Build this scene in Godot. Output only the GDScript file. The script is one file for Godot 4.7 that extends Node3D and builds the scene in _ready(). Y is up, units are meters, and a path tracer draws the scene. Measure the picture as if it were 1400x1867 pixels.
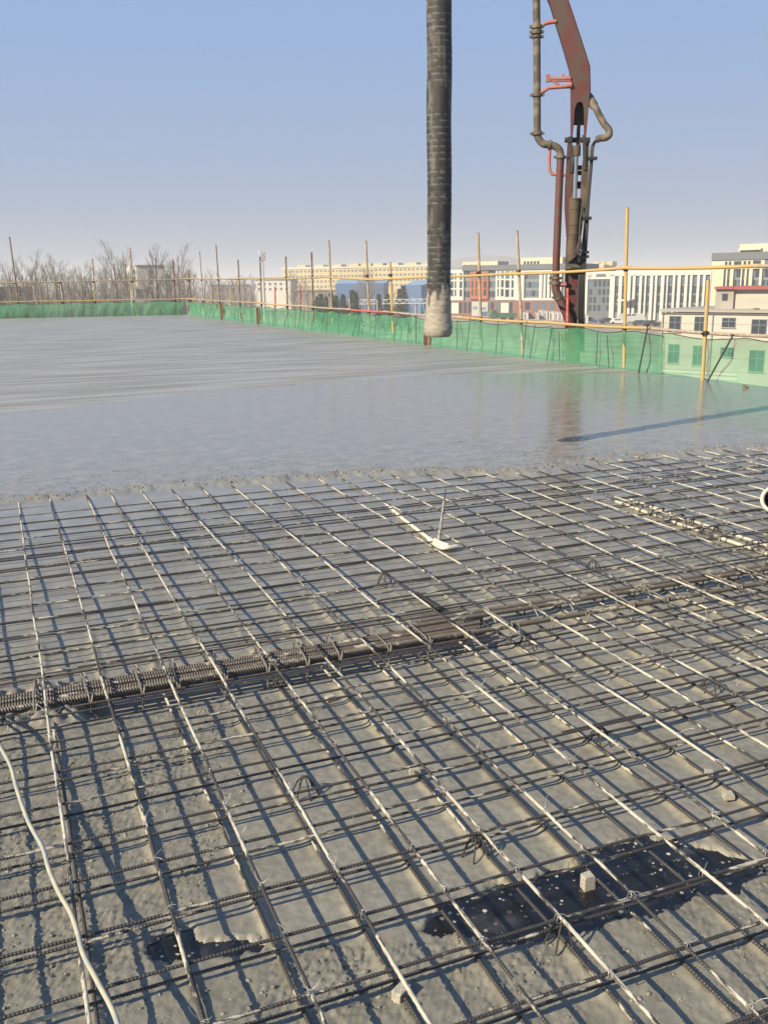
extends Node3D
# A roof slab being poured: wet concrete, an open rebar mat in front, a netted guard rail, a pump boom and a town behind.
const F := 1704.0            # focal length in photograph pixels
const EYE := 1.38            # eye height above the poured surface (y = 0)
const GROUND := -10.3        # street level
const TURN := 0.38746        # 22.2 degrees: the building's own axes, X across (b), -Z lengthwise (a)
const SUN_AZ := -127.3
const SUN_EL := 33.0
var cam: Camera3D
var CB: Basis
var rng := RandomNumberGenerator.new()
var names := {}
var N1 := FastNoiseLite.new()
var N2 := FastNoiseLite.new()
var N3 := FastNoiseLite.new()
var M := {}
var boxm := BoxMesh.new()

# ---------- helpers ----------
func numbered(n: String) -> String:
	var k: int = names.get(n, 0)
	names[n] = k + 1
	return n if k == 0 else "%s_%03d" % [n, k]
func tag(o: Node, label := "", category := "", group := "", kind := ""):
	if label != "": o.set_meta("label", label)
	if category != "": o.set_meta("category", category)
	if group != "": o.set_meta("group", group)
	if kind != "": o.set_meta("kind", kind)
	return o
func base(called: String, at: Vector3, turn := 0.0) -> Node3D:
	var o := Node3D.new()
	o.name = numbered(called)
	add_child(o)
	o.position = at
	o.rotation.y = turn
	return o
func mi(called: String, mesh: Mesh, m: Material, parent: Node = null) -> MeshInstance3D:
	var o := MeshInstance3D.new()
	o.mesh = mesh
	if m: o.material_override = m
	if parent == null:
		o.name = numbered(called)
		add_child(o)
	else:
		o.name = called
		parent.add_child(o, true)
	return o
func ST() -> SurfaceTool:
	var s := SurfaceTool.new()
	s.begin(Mesh.PRIMITIVE_TRIANGLES)
	return s
func done(s: SurfaceTool, called: String, m: Material, parent: Node = null) -> MeshInstance3D:
	return mi(called, s.commit(), m, parent)
func P(a: float, b: float, y := 0.0) -> Vector3:
	return Vector3(b * cos(TURN) - a * sin(TURN), y, -b * sin(TURN) - a * cos(TURN))
func ab(p: Vector3) -> Vector2:    # (a, b) of a world point
	return Vector2(-p.x * sin(TURN) - p.z * cos(TURN), p.x * cos(TURN) - p.z * sin(TURN))
func ray(x: float, y: float) -> Vector3:
	return CB * Vector3((x - 700.0) / F, -(y - 933.5) / F, -1.0)
func onh(x: float, y: float, h := 0.0) -> Vector3:      # where a sight line meets the height h
	var d := ray(x, y)
	return Vector3(0, EYE, 0) + d * ((h - EYE) / d.y)
func abh(x: float, y: float, h := 0.0) -> Vector2:
	return ab(onh(x, y, h))
func atd(x: float, y: float, dist: float) -> Vector3:    # on a sight line, at a horizontal distance
	var d := ray(x, y)
	return Vector3(0, EYE, 0) + d * (dist / Vector2(d.x, d.z).length())
func onplane(x: float, y: float, o: Vector3, n: Vector3) -> Vector3:
	var d := ray(x, y)
	var c := Vector3(0, EYE, 0)
	return c + d * ((o - c).dot(n) / d.dot(n))
func frame_of(t: Vector3) -> Array:
	var up := Vector3.UP if absf(t.y) < 0.95 else Vector3.RIGHT
	var u := t.cross(up).normalized()
	return [u, u.cross(t).normalized()]
func tube(s: SurfaceTool, pts: PackedVector3Array, r: PackedFloat32Array, sides := 8, col := Color.WHITE, caps := true):
	var n := pts.size()
	var rings := []
	var fr: Array = []
	for i in n:
		var t := (pts[mini(i + 1, n - 1)] - pts[maxi(i - 1, 0)]).normalized()
		if i == 0: fr = frame_of(t)
		else:
			var u: Vector3 = (fr[0] - t * t.dot(fr[0])).normalized()
			fr = [u, u.cross(t).normalized()]
		var rr: float = r[mini(i, r.size() - 1)]
		var ring := []
		for k in sides + 1:
			var an := TAU * k / sides
			var nn: Vector3 = fr[0] * cos(an) + fr[1] * sin(an)
			ring.append([pts[i] + nn * rr, nn])
		rings.append(ring)
	s.set_color(col)
	for i in n - 1:
		for k in sides:
			var q := [rings[i][k], rings[i + 1][k + 1], rings[i + 1][k], rings[i][k], rings[i][k + 1], rings[i + 1][k + 1]]
			for v in q:
				s.set_normal(v[1])
				s.set_uv(Vector2(float(k) / sides, float(i) / n))
				s.add_vertex(v[0])
	if caps:
		for e in [0, n - 1]:
			var t2 := (pts[1] - pts[0]).normalized() * -1.0 if e == 0 else (pts[n - 1] - pts[n - 2]).normalized()
			for k in sides:
				var tri := [pts[e], rings[e][k + 1][0], rings[e][k][0]] if e == 0 else [pts[e], rings[e][k][0], rings[e][k + 1][0]]
				for v in tri:
					s.set_normal(t2)
					s.add_vertex(v)
func bar(s: SurfaceTool, p: Vector3, q: Vector3, r: float, sides := 8, col := Color.WHITE):
	tube(s, PackedVector3Array([p, q]), PackedFloat32Array([r, r]), sides, col)
func box(s: SurfaceTool, c: Vector3, size: Vector3, bas := Basis.IDENTITY):
	for f in [Vector3.RIGHT, Vector3.LEFT, Vector3.UP, Vector3.DOWN, Vector3.BACK, Vector3.FORWARD]:
		var u := Vector3(f.y, f.z, f.x)
		var w: Vector3 = f.cross(u)
		var q := []
		for t in [[-1, -1], [-1, 1], [1, 1], [-1, -1], [1, 1], [1, -1]]: q.append((f + u * t[0] + w * t[1]) * 0.5)
		for v in q:
			s.set_normal(bas * f)
			s.add_vertex(c + bas * (v * size))
func prism(s: SurfaceTool, poly: PackedVector3Array, back: Vector3):   # a flat outline given thickness
	var n := poly.size()
	var nrm := Vector3.ZERO
	for i in n: nrm += poly[i].cross(poly[(i + 1) % n])
	nrm = nrm.normalized()
	var u := (poly[1] - poly[0]).normalized()
	var w := nrm.cross(u)
	var p2 := PackedVector2Array()
	for p in poly: p2.append(Vector2((p - poly[0]).dot(u), (p - poly[0]).dot(w)))
	var idx := Geometry2D.triangulate_polygon(p2)
	var f := -back.normalized()
	for side in 2:
		for i in range(0, idx.size(), 3):
			var tr := [poly[idx[i]], poly[idx[i + 1]], poly[idx[i + 2]]]
			var g: Vector3 = (tr[1] - tr[0]).cross(tr[2] - tr[0])
			var want := f if side == 0 else -f
			if g.dot(want) > 0: tr.reverse()
			for v in tr:
				s.set_normal(want)
				s.add_vertex(v + (Vector3.ZERO if side == 0 else back))
	var mid := Vector3.ZERO
	for p in poly: mid += p / n
	for i in n:
		var p: Vector3 = poly[i]
		var q: Vector3 = poly[(i + 1) % n]
		var o := (q - p).cross(back).normalized()
		var outw := o
		var e := p2[(i + 1) % n] - p2[i]
		var test := p2[i] + e * 0.5 + Vector2(e.y, -e.x).normalized() * 0.002
		var dir3 := u * e.y - w * e.x
		if Geometry2D.is_point_in_polygon(test, p2): dir3 = -dir3
		outw = dir3.normalized()
		var quad := [p, q, q + back, p, q + back, p + back]
		if (q - p).cross(back).dot(outw) > 0: quad = [p, q + back, q, p, p + back, q + back]
		for v in quad:
			s.set_normal(outw)
			s.add_vertex(v)
func mat(c: Color, rough := 0.8, metal := 0.0) -> StandardMaterial3D:
	var m := StandardMaterial3D.new()
	m.albedo_color = c.linear_to_srgb()
	m.roughness = rough
	m.metallic = metal
	return m
func noise_img(w: int, h: int, freq: float, sd: int, oct := 4, kind := FastNoiseLite.TYPE_SIMPLEX_SMOOTH) -> Image:
	var n := FastNoiseLite.new()
	n.noise_type = kind
	n.seed = sd
	n.frequency = freq
	n.fractal_octaves = oct
	return n.get_seamless_image(w, h, false, false, 0.12)
func tex(im: Image) -> ImageTexture:
	im.generate_mipmaps()
	return ImageTexture.create_from_image(im)
func ramp(im: Image, c0: Color, c1: Color, lo := 0.0, hi := 1.0) -> ImageTexture:
	var d := im.get_data()
	var st := 1 if im.get_format() == Image.FORMAT_L8 else 4
	var out := PackedByteArray()
	var n := im.get_width() * im.get_height()
	out.resize(n * 3)
	var tab := []
	for v in 256:
		var c := c0.lerp(c1, clampf((v / 255.0 - lo) / (hi - lo), 0, 1)).linear_to_srgb()
		tab.append([int(c.r * 255), int(c.g * 255), int(c.b * 255)])
	for i in n:
		var t: Array = tab[d[i * st]]
		out[i * 3] = t[0]
		out[i * 3 + 1] = t[1]
		out[i * 3 + 2] = t[2]
	return tex(Image.create_from_data(im.get_width(), im.get_height(), false, Image.FORMAT_RGB8, out))
func grey(im: Image, lo: float, hi: float) -> ImageTexture:
	var c0 := Color(lo, lo, lo).srgb_to_linear()
	var c1 := Color(hi, hi, hi).srgb_to_linear()
	return ramp(im, c0, c1)
func bump(im: Image, s: float) -> ImageTexture:
	var b: Image = im.duplicate()
	b.convert(Image.FORMAT_RGBA8)
	b.bump_map_to_normal_map(s)
	return tex(b)
func tri(m: StandardMaterial3D, scale: float, world := false):
	m.uv1_triplanar = true
	m.uv1_world_triplanar = world
	m.uv1_scale = Vector3.ONE * scale
	return m
func dirty(c0: Color, c1: Color, rough: float, scale: float, lo := 0.35, hi := 0.65, sd := 3, metal := 0.0) -> StandardMaterial3D:
	var m := StandardMaterial3D.new()
	var im := noise_img(128, 128, 0.03, sd, 5)
	m.albedo_texture = ramp(im, c0, c1, lo, hi)
	m.roughness = rough
	m.metallic = metal
	return tri(m, scale)

func _ready():
	# ---------- camera ----------
	cam = Camera3D.new()
	cam.name = "camera"
	add_child(cam)
	cam.position = Vector3(0, EYE, 0)
	CB = Basis(Vector3.RIGHT, deg_to_rad(-13.9)) * Basis(Vector3.BACK, deg_to_rad(-0.83))
	cam.basis = CB
	cam.fov = rad_to_deg(2.0 * atan(933.5 / F))
	cam.near = 0.05
	cam.far = 9000.0
	cam.current = true
	# ---------- sky, haze, exposure ----------
	var we := WorldEnvironment.new()
	we.name = "world"
	var e := Environment.new()
	e.background_mode = Environment.BG_SKY
	var sm := ProceduralSkyMaterial.new()
	sm.sky_top_color = Color(0.512, 0.645, 0.835)
	sm.sky_horizon_color = Color(0.652, 0.668, 0.690)
	sm.sky_curve = 0.11
	sm.ground_horizon_color = Color(0.64, 0.65, 0.68)
	sm.ground_bottom_color = Color(0.45, 0.43, 0.40)
	sm.sun_angle_max = 1.0
	var sk := Sky.new()
	sk.sky_material = sm
	e.sky = sk
	e.background_energy_multiplier = 0.585
	e.tonemap_mode = Environment.TONE_MAPPER_LINEAR
	e.tonemap_exposure = 1.98
	e.fog_enabled = true
	e.fog_density = 0.0007
	e.fog_light_color = Color(0.71, 0.715, 0.725)
	e.sdfgi_enabled = true
	e.ssao_enabled = true
	e.ssil_enabled = true
	we.environment = e
	add_child(we)
	# ---------- sun: left of and behind the camera ----------
	var sun := DirectionalLight3D.new()
	sun.name = "sun"
	add_child(sun)
	var az := deg_to_rad(SUN_AZ)
	var el := deg_to_rad(SUN_EL)
	var to_sun := Vector3(sin(az) * cos(el), sin(el), -cos(az) * cos(el))
	sun.look_at_from_position(to_sun * 50.0, Vector3.ZERO, Vector3.UP)
	sun.light_energy = 1.6
	sun.light_color = Color(1.0, 0.93, 0.80)
	sun.light_angular_distance = 0.5
	sun.shadow_enabled = true
	# ---------- noises ----------
	rng.seed = 4711
	for t in [[N1, 11, 1.0, 3], [N2, 23, 1.0, 2], [N3, 37, 1.0, 4]]:
		t[0].seed = t[1]
		t[0].frequency = t[2]
		t[0].fractal_octaves = t[3]
		t[0].noise_type = FastNoiseLite.TYPE_SIMPLEX_SMOOTH
	materials()
	print("setting")
	build_ground()
	build_slab()
	build_floor()
	print("town")
	build_town()
	build_trees()
	print("rebar")
	build_rebar()
	build_beam()
	print("fence")
	build_fence()
	build_pump()
	build_small()
	print("done")

func materials():
	var fine := noise_img(512, 512, 0.03, 5, 5)
	var fine2 := noise_img(512, 512, 0.012, 8, 4)
	# slurry over the formwork
	var m := StandardMaterial3D.new()
	m.vertex_color_use_as_albedo = true
	m.albedo_texture = ramp(fine, Color(0.80, 0.80, 0.80), Color(1.0, 1.0, 1.0), 0.3, 0.7)
	m.roughness_texture = grey(fine2, 0.36, 0.66)
	m.roughness = 1.0
	m.normal_enabled = true
	m.normal_texture = bump(fine, 5.0)
	m.normal_scale = 0.3
	m.uv1_scale = Vector3(1.6, 1.6, 1)
	M.slurry = m
	# fresh pour
	m = StandardMaterial3D.new()
	m.vertex_color_use_as_albedo = true
	m.albedo_texture = ramp(fine2, Color(0.82, 0.82, 0.82), Color(1.0, 1.0, 1.0), 0.3, 0.7)
	m.roughness_texture = grey(fine2, 0.10, 0.24)
	m.roughness = 1.0
	m.normal_enabled = true
	m.normal_texture = bump(fine, 3.0)
	m.normal_scale = 0.025
	m.uv1_scale = Vector3(0.8, 0.8, 1)
	M.pour = m
	m = m.duplicate()
	m.roughness_texture = grey(fine2, 0.22, 0.44)
	m.normal_scale = 0.12
	m.uv1_scale = Vector3(1.2, 1.2, 1)
	M.damp = m
	# screeded part: streaks across the slab
	m = StandardMaterial3D.new()
	var streak := noise_img(256, 1024, 0.028, 21, 5)
	m.albedo_texture = ramp(streak, Color(0.160, 0.151, 0.128), Color(0.245, 0.238, 0.215), 0.35, 0.65)
	m.roughness_texture = grey(noise_img(256, 1024, 0.030, 22, 5), 0.20, 0.52)
	m.roughness = 1.0
	m.normal_enabled = true
	m.normal_texture = bump(streak, 4.0)
	m.normal_scale = 0.10
	m.uv1_scale = Vector3(1.0 / 24.0, 1.0 / 9.0, 1)
	M.screed = m
	M.bar = mat(Color(1, 1, 1), 0.55)
	M.bar.vertex_color_use_as_albedo = true
	M.wire = mat(Color(0.34, 0.34, 0.35), 0.45, 0.6)
	M.darkwire = mat(Color(0.035, 0.033, 0.032), 0.6, 0.3)
	M.rust = dirty(Color(0.13, 0.055, 0.03), Color(0.20, 0.15, 0.11), 0.7, 9.0)
	M.block = dirty(Color(0.20, 0.19, 0.165), Color(0.33, 0.315, 0.27), 0.95, 30.0)
	M.lump = mat(Color(1, 1, 1), 0.7)
	M.lump.vertex_color_use_as_albedo = true
	# film-faced formwork with cement spatter
	var im := Image.create(1024, 1024, false, Image.FORMAT_RGB8)
	im.fill(Color(0.07, 0.07, 0.078))
	var r2 := RandomNumberGenerator.new()
	r2.seed = 99
	var grime := noise_img(1024, 1024, 0.004, 71, 5)
	for y in range(0, 1024, 2):
		for x in range(0, 1024, 2):
			var g := grime.get_pixel(x, y).r
			if g > 0.74:
				var k := 0.07 + (g - 0.74) * 0.9
				im.fill_rect(Rect2i(x, y, 2, 2), Color(k, k, k * 1.02))
	for i in 11000:
		var cx := r2.randi_range(6, 1017)
		var cy := r2.randi_range(6, 1017)
		var rad := 0.6 + pow(r2.randf(), 14.0) * 4.5
		var g2 := 0.22 + r2.randf() * 0.5
		var cc := Color(g2, g2 * 0.97, g2 * 0.88)
		for yy in range(int(-rad - 1), int(rad + 2)):
			for xx in range(int(-rad - 1), int(rad + 2)):
				if Vector2(xx, yy).length() <= rad: im.set_pixel(cx + xx, clampi(cy + yy, 0, 1023), cc)
	m = StandardMaterial3D.new()
	m.albedo_texture = tex(im)
	m.roughness = 0.32
	m.uv1_scale = Vector3(1.0 / 1.3, 1.0 / 1.3, 1)
	M.film = m
	M.ply = dirty(Color(0.42, 0.20, 0.06), Color(0.55, 0.30, 0.10), 0.7, 6.0)
	# fence
	M.tube_yellow = dirty(Color(0.37, 0.245, 0.075), Color(0.32, 0.24, 0.125), 0.55, 2.0, 0.4, 0.7, 31)
	M.tube_pale = dirty(Color(0.3024, 0.2436, 0.168), Color(0.2016, 0.1512, 0.0966), 0.7, 2.0, 0.4, 0.65, 32)
	M.tube_grey = dirty(Color(0.2268, 0.1806, 0.1386), Color(0.336, 0.2898, 0.2394), 0.7, 2.0, 0.4, 0.65, 33)
	M.tube_rust = dirty(Color(0.0924, 0.06048, 0.0378), Color(0.21, 0.1512, 0.0924), 0.75, 2.2, 0.38, 0.62, 34)
	M.tube_red = dirty(Color(0.336, 0.042, 0.042), Color(0.378, 0.126, 0.1008), 0.6, 2.0, 0.4, 0.7, 35)
	M.coupler = mat(Color(0.0504, 0.0378, 0.0336), 0.7, 0.3)
	M.rod = mat(Color(0.0294, 0.02856, 0.02856), 0.7)
	M.nets = []
	for i in 3:
		var n := mat([Color(0.04688, 0.2041, 0.1134), Color(0.0567, 0.2193, 0.1323), Color(0.04158, 0.1852, 0.1021)][i], 0.75)
		n.transparency = BaseMaterial3D.TRANSPARENCY_ALPHA
		n.albedo_color.a = [0.66, 0.56, 0.70][i]
		n.cull_mode = BaseMaterial3D.CULL_DISABLED
		M.nets.append(n)
	# pump
	M.boom_red = dirty(Color(0.06653, 0.009677, 0.01028), Color(0.04536, 0.02722, 0.02117), 0.6, 0.55, 0.40, 0.62, 41)
	M.boom_mud = dirty(Color(0.07862, 0.05927, 0.03931), Color(0.04536, 0.03024, 0.02177), 0.8, 0.55, 0.4, 0.65, 42)
	M.pipe_red = dirty(Color(0.09072, 0.02117, 0.01814), Color(0.06048, 0.03931, 0.03024), 0.65, 0.7, 0.42, 0.66, 43)
	M.pipe_grey = dirty(Color(0.06048, 0.04838, 0.03629), Color(0.1331, 0.1119, 0.08165), 0.75, 1.0, 0.4, 0.65, 44)
	M.pink = dirty(Color(0.3024, 0.0714, 0.063), Color(0.2352, 0.126, 0.1008), 0.6, 1.4, 0.4, 0.65, 45)
	M.black = mat(Color(0.01512, 0.01512, 0.01512), 0.55)
	M.chrome = mat(Color(0.462, 0.4704, 0.4788), 0.22, 0.9)
	m = StandardMaterial3D.new()
	m.vertex_color_use_as_albedo = true
	m.roughness = 0.7
	M.rubber = m
	# town
	M.white = mat(Color(0.4309, 0.4229, 0.391), 0.8)
	M.cream = mat(Color(0.4389, 0.399, 0.2953), 0.8)
	M.yellow = mat(Color(0.383, 0.3192, 0.1875), 0.85)
	M.slate = mat(Color(0.084, 0.0966, 0.1134), 0.7)
	M.slate2 = mat(Color(0.1428, 0.1512, 0.168), 0.7)
	M.glass = mat(Color(0.0252, 0.0378, 0.0546), 0.15)
	M.glassb = mat(Color(0.0756, 0.1176, 0.1596), 0.12)
	M.brick = mat(Color(0.1756, 0.0798, 0.05985), 0.9)
	M.orange = mat(Color(0.2873, 0.08778, 0.03591), 0.85)
	M.conc = dirty(Color(0.2772, 0.2604, 0.231), Color(0.2184, 0.2058, 0.1806), 0.9, 0.12)
	M.housew = dirty(Color(0.3671, 0.3551, 0.3192), Color(0.3112, 0.2953, 0.2594), 0.9, 0.10, 0.4, 0.7, 52)
	M.blue = mat(Color(0.0462, 0.1092, 0.2436), 0.6)
	M.bluel = mat(Color(0.1428, 0.2352, 0.3528), 0.6)
	M.redtrim = mat(Color(0.2184, 0.0588, 0.0546), 0.8)
	M.bark = mat(Color(0.1596, 0.1386, 0.1176), 0.95)
	M.twig = mat(Color(0.1764, 0.1596, 0.1386), 0.95)
	M.fir = mat(Color(0.0294, 0.0462, 0.0252), 0.95)
	M.steel = mat(Color(0.336, 0.3444, 0.3528), 0.5, 0.3)
	M.vanw = mat(Color(0.4389, 0.4389, 0.4389), 0.35)
	M.card = mat(Color(0.042, 0.0462, 0.0588), 0.25)
	M.green = mat(Color(0.042, 0.1176, 0.0504), 0.6)
	M.tyre = mat(Color(0.0168, 0.0168, 0.0168), 0.9)

# ---------- setting ----------
func build_ground():
	var s := ST()
	var R := 4200.0
	var n := 40
	for i in n:
		for j in n:
			var q := []
			for c in [[0, 0], [1, 0], [1, 1], [0, 0], [1, 1], [0, 1]]:
				var fx := float(i + c[0]) / n * 2.0 - 1.0
				var fz := float(j + c[1]) / n * 2.0 - 1.0
				q.append(Vector3(signf(fx) * fx * fx * R, GROUND, signf(fz) * fz * fz * R))
			for v in q:
				s.set_normal(Vector3.UP)
				s.add_vertex(v)
	var m := StandardMaterial3D.new()
	m.albedo_texture = ramp(noise_img(512, 512, 0.02, 61, 5), Color(0.16, 0.13, 0.10), Color(0.27, 0.24, 0.20), 0.3, 0.7)
	m.roughness = 0.95
	tri(m, 0.011, true)
	tag(done(s, "ground", m), "", "", "", "structure")
	# low hills on the horizon
	var hm := mat(Color(0.15, 0.14, 0.13), 1.0)
	for h in [[892, 463, 1250, 140, 1], [800, 487, 1300, 125, 2], [985, 489, 1200, 155, 3], [1230, 494, 1400, 200, 4], [730, 494, 1400, 145, 5], [1330, 480, 1450, 100, 6]]:
		var top := atd(h[0], h[1], h[2])
		var hs := ST()
		var k := 26
		var W: float = h[3] * 1.0
		var hh: float = top.y - GROUND
		var nz := FastNoiseLite.new()
		nz.seed = h[4]
		nz.frequency = 0.012
		for i in k:
			for j in k:
				for c in [[0, 0], [1, 1], [1, 0], [0, 0], [0, 1], [1, 1]]:
					var x := (float(i + c[0]) / k * 2 - 1) * 2.0
					var z := (float(j + c[1]) / k * 2 - 1) * 2.0
					var g := exp(-(x * x * 1.5 + z * z * 1.8)) * (1.0 + 0.22 * nz.get_noise_2d(x * W, z * W)) - 0.01
					hs.add_vertex(Vector3(x * W, g * hh, z * W))
		hs.index()
		hs.generate_normals()
		var o := done(hs, "hill", hm)
		o.position = Vector3(top.x, GROUND - 0.5, top.z)
		tag(o, "", "", "", "structure")

var fence_o: Vector3
var fence_n: Vector3
var fence_d: Vector3
var far_o: Vector3
var far_n: Vector3
func fence_b(a: float) -> float:
	return 8.93 - 0.0225 * (a - 9.05)
func far_a(b: float) -> float:
	return 43.4 + (8.15 - b) * 0.20
func zone_a(b: float) -> float:      # where the screeded part begins
	var k := [[-30.0, 6.5], [-3.0, 9.9], [0.0, 11.1], [2.35, 12.06], [4.0, 12.45], [5.19, 12.6], [6.5, 12.45], [7.65, 12.1], [8.67, 10.9], [9.4, 9.6]]
	for i in k.size() - 1:
		if b <= k[i + 1][0]:
			return lerpf(k[i][1], k[i + 1][1], clampf((b - k[i][0]) / (k[i + 1][0] - k[i][0]), 0, 1))
	return 9.6
func sheet(called: String, amin: Callable, amax: Callable, bs: Array, na: int, pw: float, h: Callable, col: Callable, m: Material) -> MeshInstance3D:
	# a grid in the building's own axes; h gives its relief
	var s := PackedVector3Array()
	var uv := PackedVector2Array()
	var cs := PackedColorArray()
	var ix := PackedInt32Array()
	var nb := bs.size()
	for j in na + 1:
		var t := pow(float(j) / na, pw)
		for i in nb:
			var b: float = bs[i]
			var a: float = lerpf(amin.call(b), amax.call(b), t)
			s.append(Vector3(b, h.call(a, b), -a))
			uv.append(Vector2(b, a))
			cs.append(col.call(a, b))
	for j in na:
		for i in nb - 1:
			var q := j * nb + i
			ix.append_array([q, q + nb, q + nb + 1, q, q + nb + 1, q + 1])
	var arr := []
	arr.resize(Mesh.ARRAY_MAX)
	arr[Mesh.ARRAY_VERTEX] = s
	arr[Mesh.ARRAY_TEX_UV] = uv
	arr[Mesh.ARRAY_COLOR] = cs
	arr[Mesh.ARRAY_INDEX] = ix
	var am := ArrayMesh.new()
	am.add_surface_from_arrays(Mesh.PRIMITIVE_TRIANGLES, arr)
	var st := SurfaceTool.new()
	st.create_from(am, 0)
	st.generate_normals()
	st.generate_tangents()
	var o := done(st, called, m)
	o.rotation.y = TURN
	return o
func spread(lo: float, hi: float, step: float) -> Array:
	var out := []
	var n := int(ceil((hi - lo) / step))
	for i in n + 1: out.append(lerpf(lo, hi, float(i) / n))
	return out
func build_slab():
	var pc := P(9.05, 8.93)
	var pf := P(42.7, fence_b(42.7))
	fence_o = pc
	fence_d = (pf - pc).normalized()
	fence_n = fence_d.cross(Vector3.UP).normalized()      # points outwards, away from the slab
	far_o = P(far_a(8.15), 8.15)
	var fd := (P(far_a(0.0), 0.0) - far_o).normalized()
	far_n = Vector3.UP.cross(fd).normalized()
	if far_n.dot(far_o) < 0: far_n = -far_n
	# the screeded far part, with shallow trowel ridges across it
	var bs := spread(-32.0, -2.0, 1.0)
	bs.pop_back()
	bs.append_array(spread(-2.0, 9.05, 0.13))
	var hs := func(a: float, b: float) -> float:
		var bb := minf(b, fence_b(a) - 0.02)
		return 0.004 + 0.0016 * N1.get_noise_2d(a * 2.6, bb * 0.07) + 0.0013 * N2.get_noise_2d(a * 9.0, bb * 0.16)
	var one := func(_a: float, _b: float) -> Color: return Color(1, 1, 1)
	var za := func(b: float) -> float: return zone_a(b) + 0.10 * N1.get_noise_2d(b * 1.3, 4.0) + 0.03 * N2.get_noise_2d(b * 6.0, 9.0)
	var fa := func(b: float) -> float: return far_a(b)
	var o = sheet("screeded_concrete", za, fa, bs, 330, 1.7, hs, one, M.screed)
	tag(o, "", "", "", "structure")
	# the fresh, unscreeded band in front of it
	var hm := func(a: float, b: float) -> float: return hgt(a, b)
	var cm := func(a: float, b: float) -> Color: return tint(a, b)
	var a0 := func(_b: float) -> float: return 7.2
	var zb := func(b: float) -> float: return za.call(b) + 0.03
	o = sheet("fresh_concrete", a0, zb, spread(-3.0, 9.0, 0.05), 110, 1.15, hm, cm, M.pour)
	tag(o, "", "", "", "structure")
	# the building under the slab
	var s := ST()
	var poly := PackedVector3Array([P(-6, -30, -0.14), P(-6, 8.95 + 0.30, -0.14), P(43.2, fence_b(43.2), -0.14), P(far_a(-30.0), -30, -0.14)])
	prism(s, poly, Vector3(0, GROUND + 0.14, 0))
	tag(done(s, "building_under_slab", M.conc), "", "", "", "structure")

# ---------- the open part: slurry on the formwork ----------
const FRONT := [[-2.0, 6.5], [-0.07, 6.50], [0.67, 6.53], [1.08, 6.50], [1.77, 6.42], [2.42, 6.34], [2.97, 6.18], [3.47, 5.88], [3.8, 5.84], [4.5, 6.05], [5.1, 5.98], [5.83, 5.86], [9.5, 5.3]]
var black_polys := []
var rough_polys := []
func front_a(b: float) -> float:
	for i in FRONT.size() - 1:
		if b <= FRONT[i + 1][0]:
			return lerpf(FRONT[i][1], FRONT[i + 1][1], clampf((b - FRONT[i][0]) / (FRONT[i + 1][0] - FRONT[i][0]), 0, 1))
	return 5.3
func floor_level(a: float) -> float:
	var k := [[3.0, -0.092], [4.0, -0.068], [4.9, -0.046], [5.6, -0.029], [6.4, -0.014]]
	for i in 4:
		if a <= k[i + 1][0]: return lerpf(k[i][1], k[i + 1][1], clampf((a - k[i][0]) / (k[i + 1][0] - k[i][0]), 0, 1))
	return -0.014
func inside(polys: Array, a: float, b: float) -> bool:
	var p := Vector2(a + 0.03 * N1.get_noise_2d(a * 7, b * 7) + 0.012 * N2.get_noise_2d(a * 30, b * 30), b + 0.03 * N1.get_noise_2d(a * 7 + 50, b * 7) + 0.012 * N2.get_noise_2d(a * 30 + 50, b * 30))
	for q in polys:
		if q[1].has_point(p) and Geometry2D.is_point_in_polygon(p, q[0]): return true
	return false
func polyab(px: Array, h: float) -> Array:
	var q := PackedVector2Array()
	var r := Rect2()
	for i in range(0, px.size(), 2):
		var v := abh(px[i], px[i + 1], h)
		q.append(v)
		r = Rect2(v, Vector2.ZERO) if i == 0 else r.expand(v)
	return [q, r]
func ridge(b: float) -> float:
	var k := roundf((b - 0.05) / 0.2) * 0.2 + 0.05
	return exp(-pow((b - k) / 0.013, 2.0))
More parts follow.
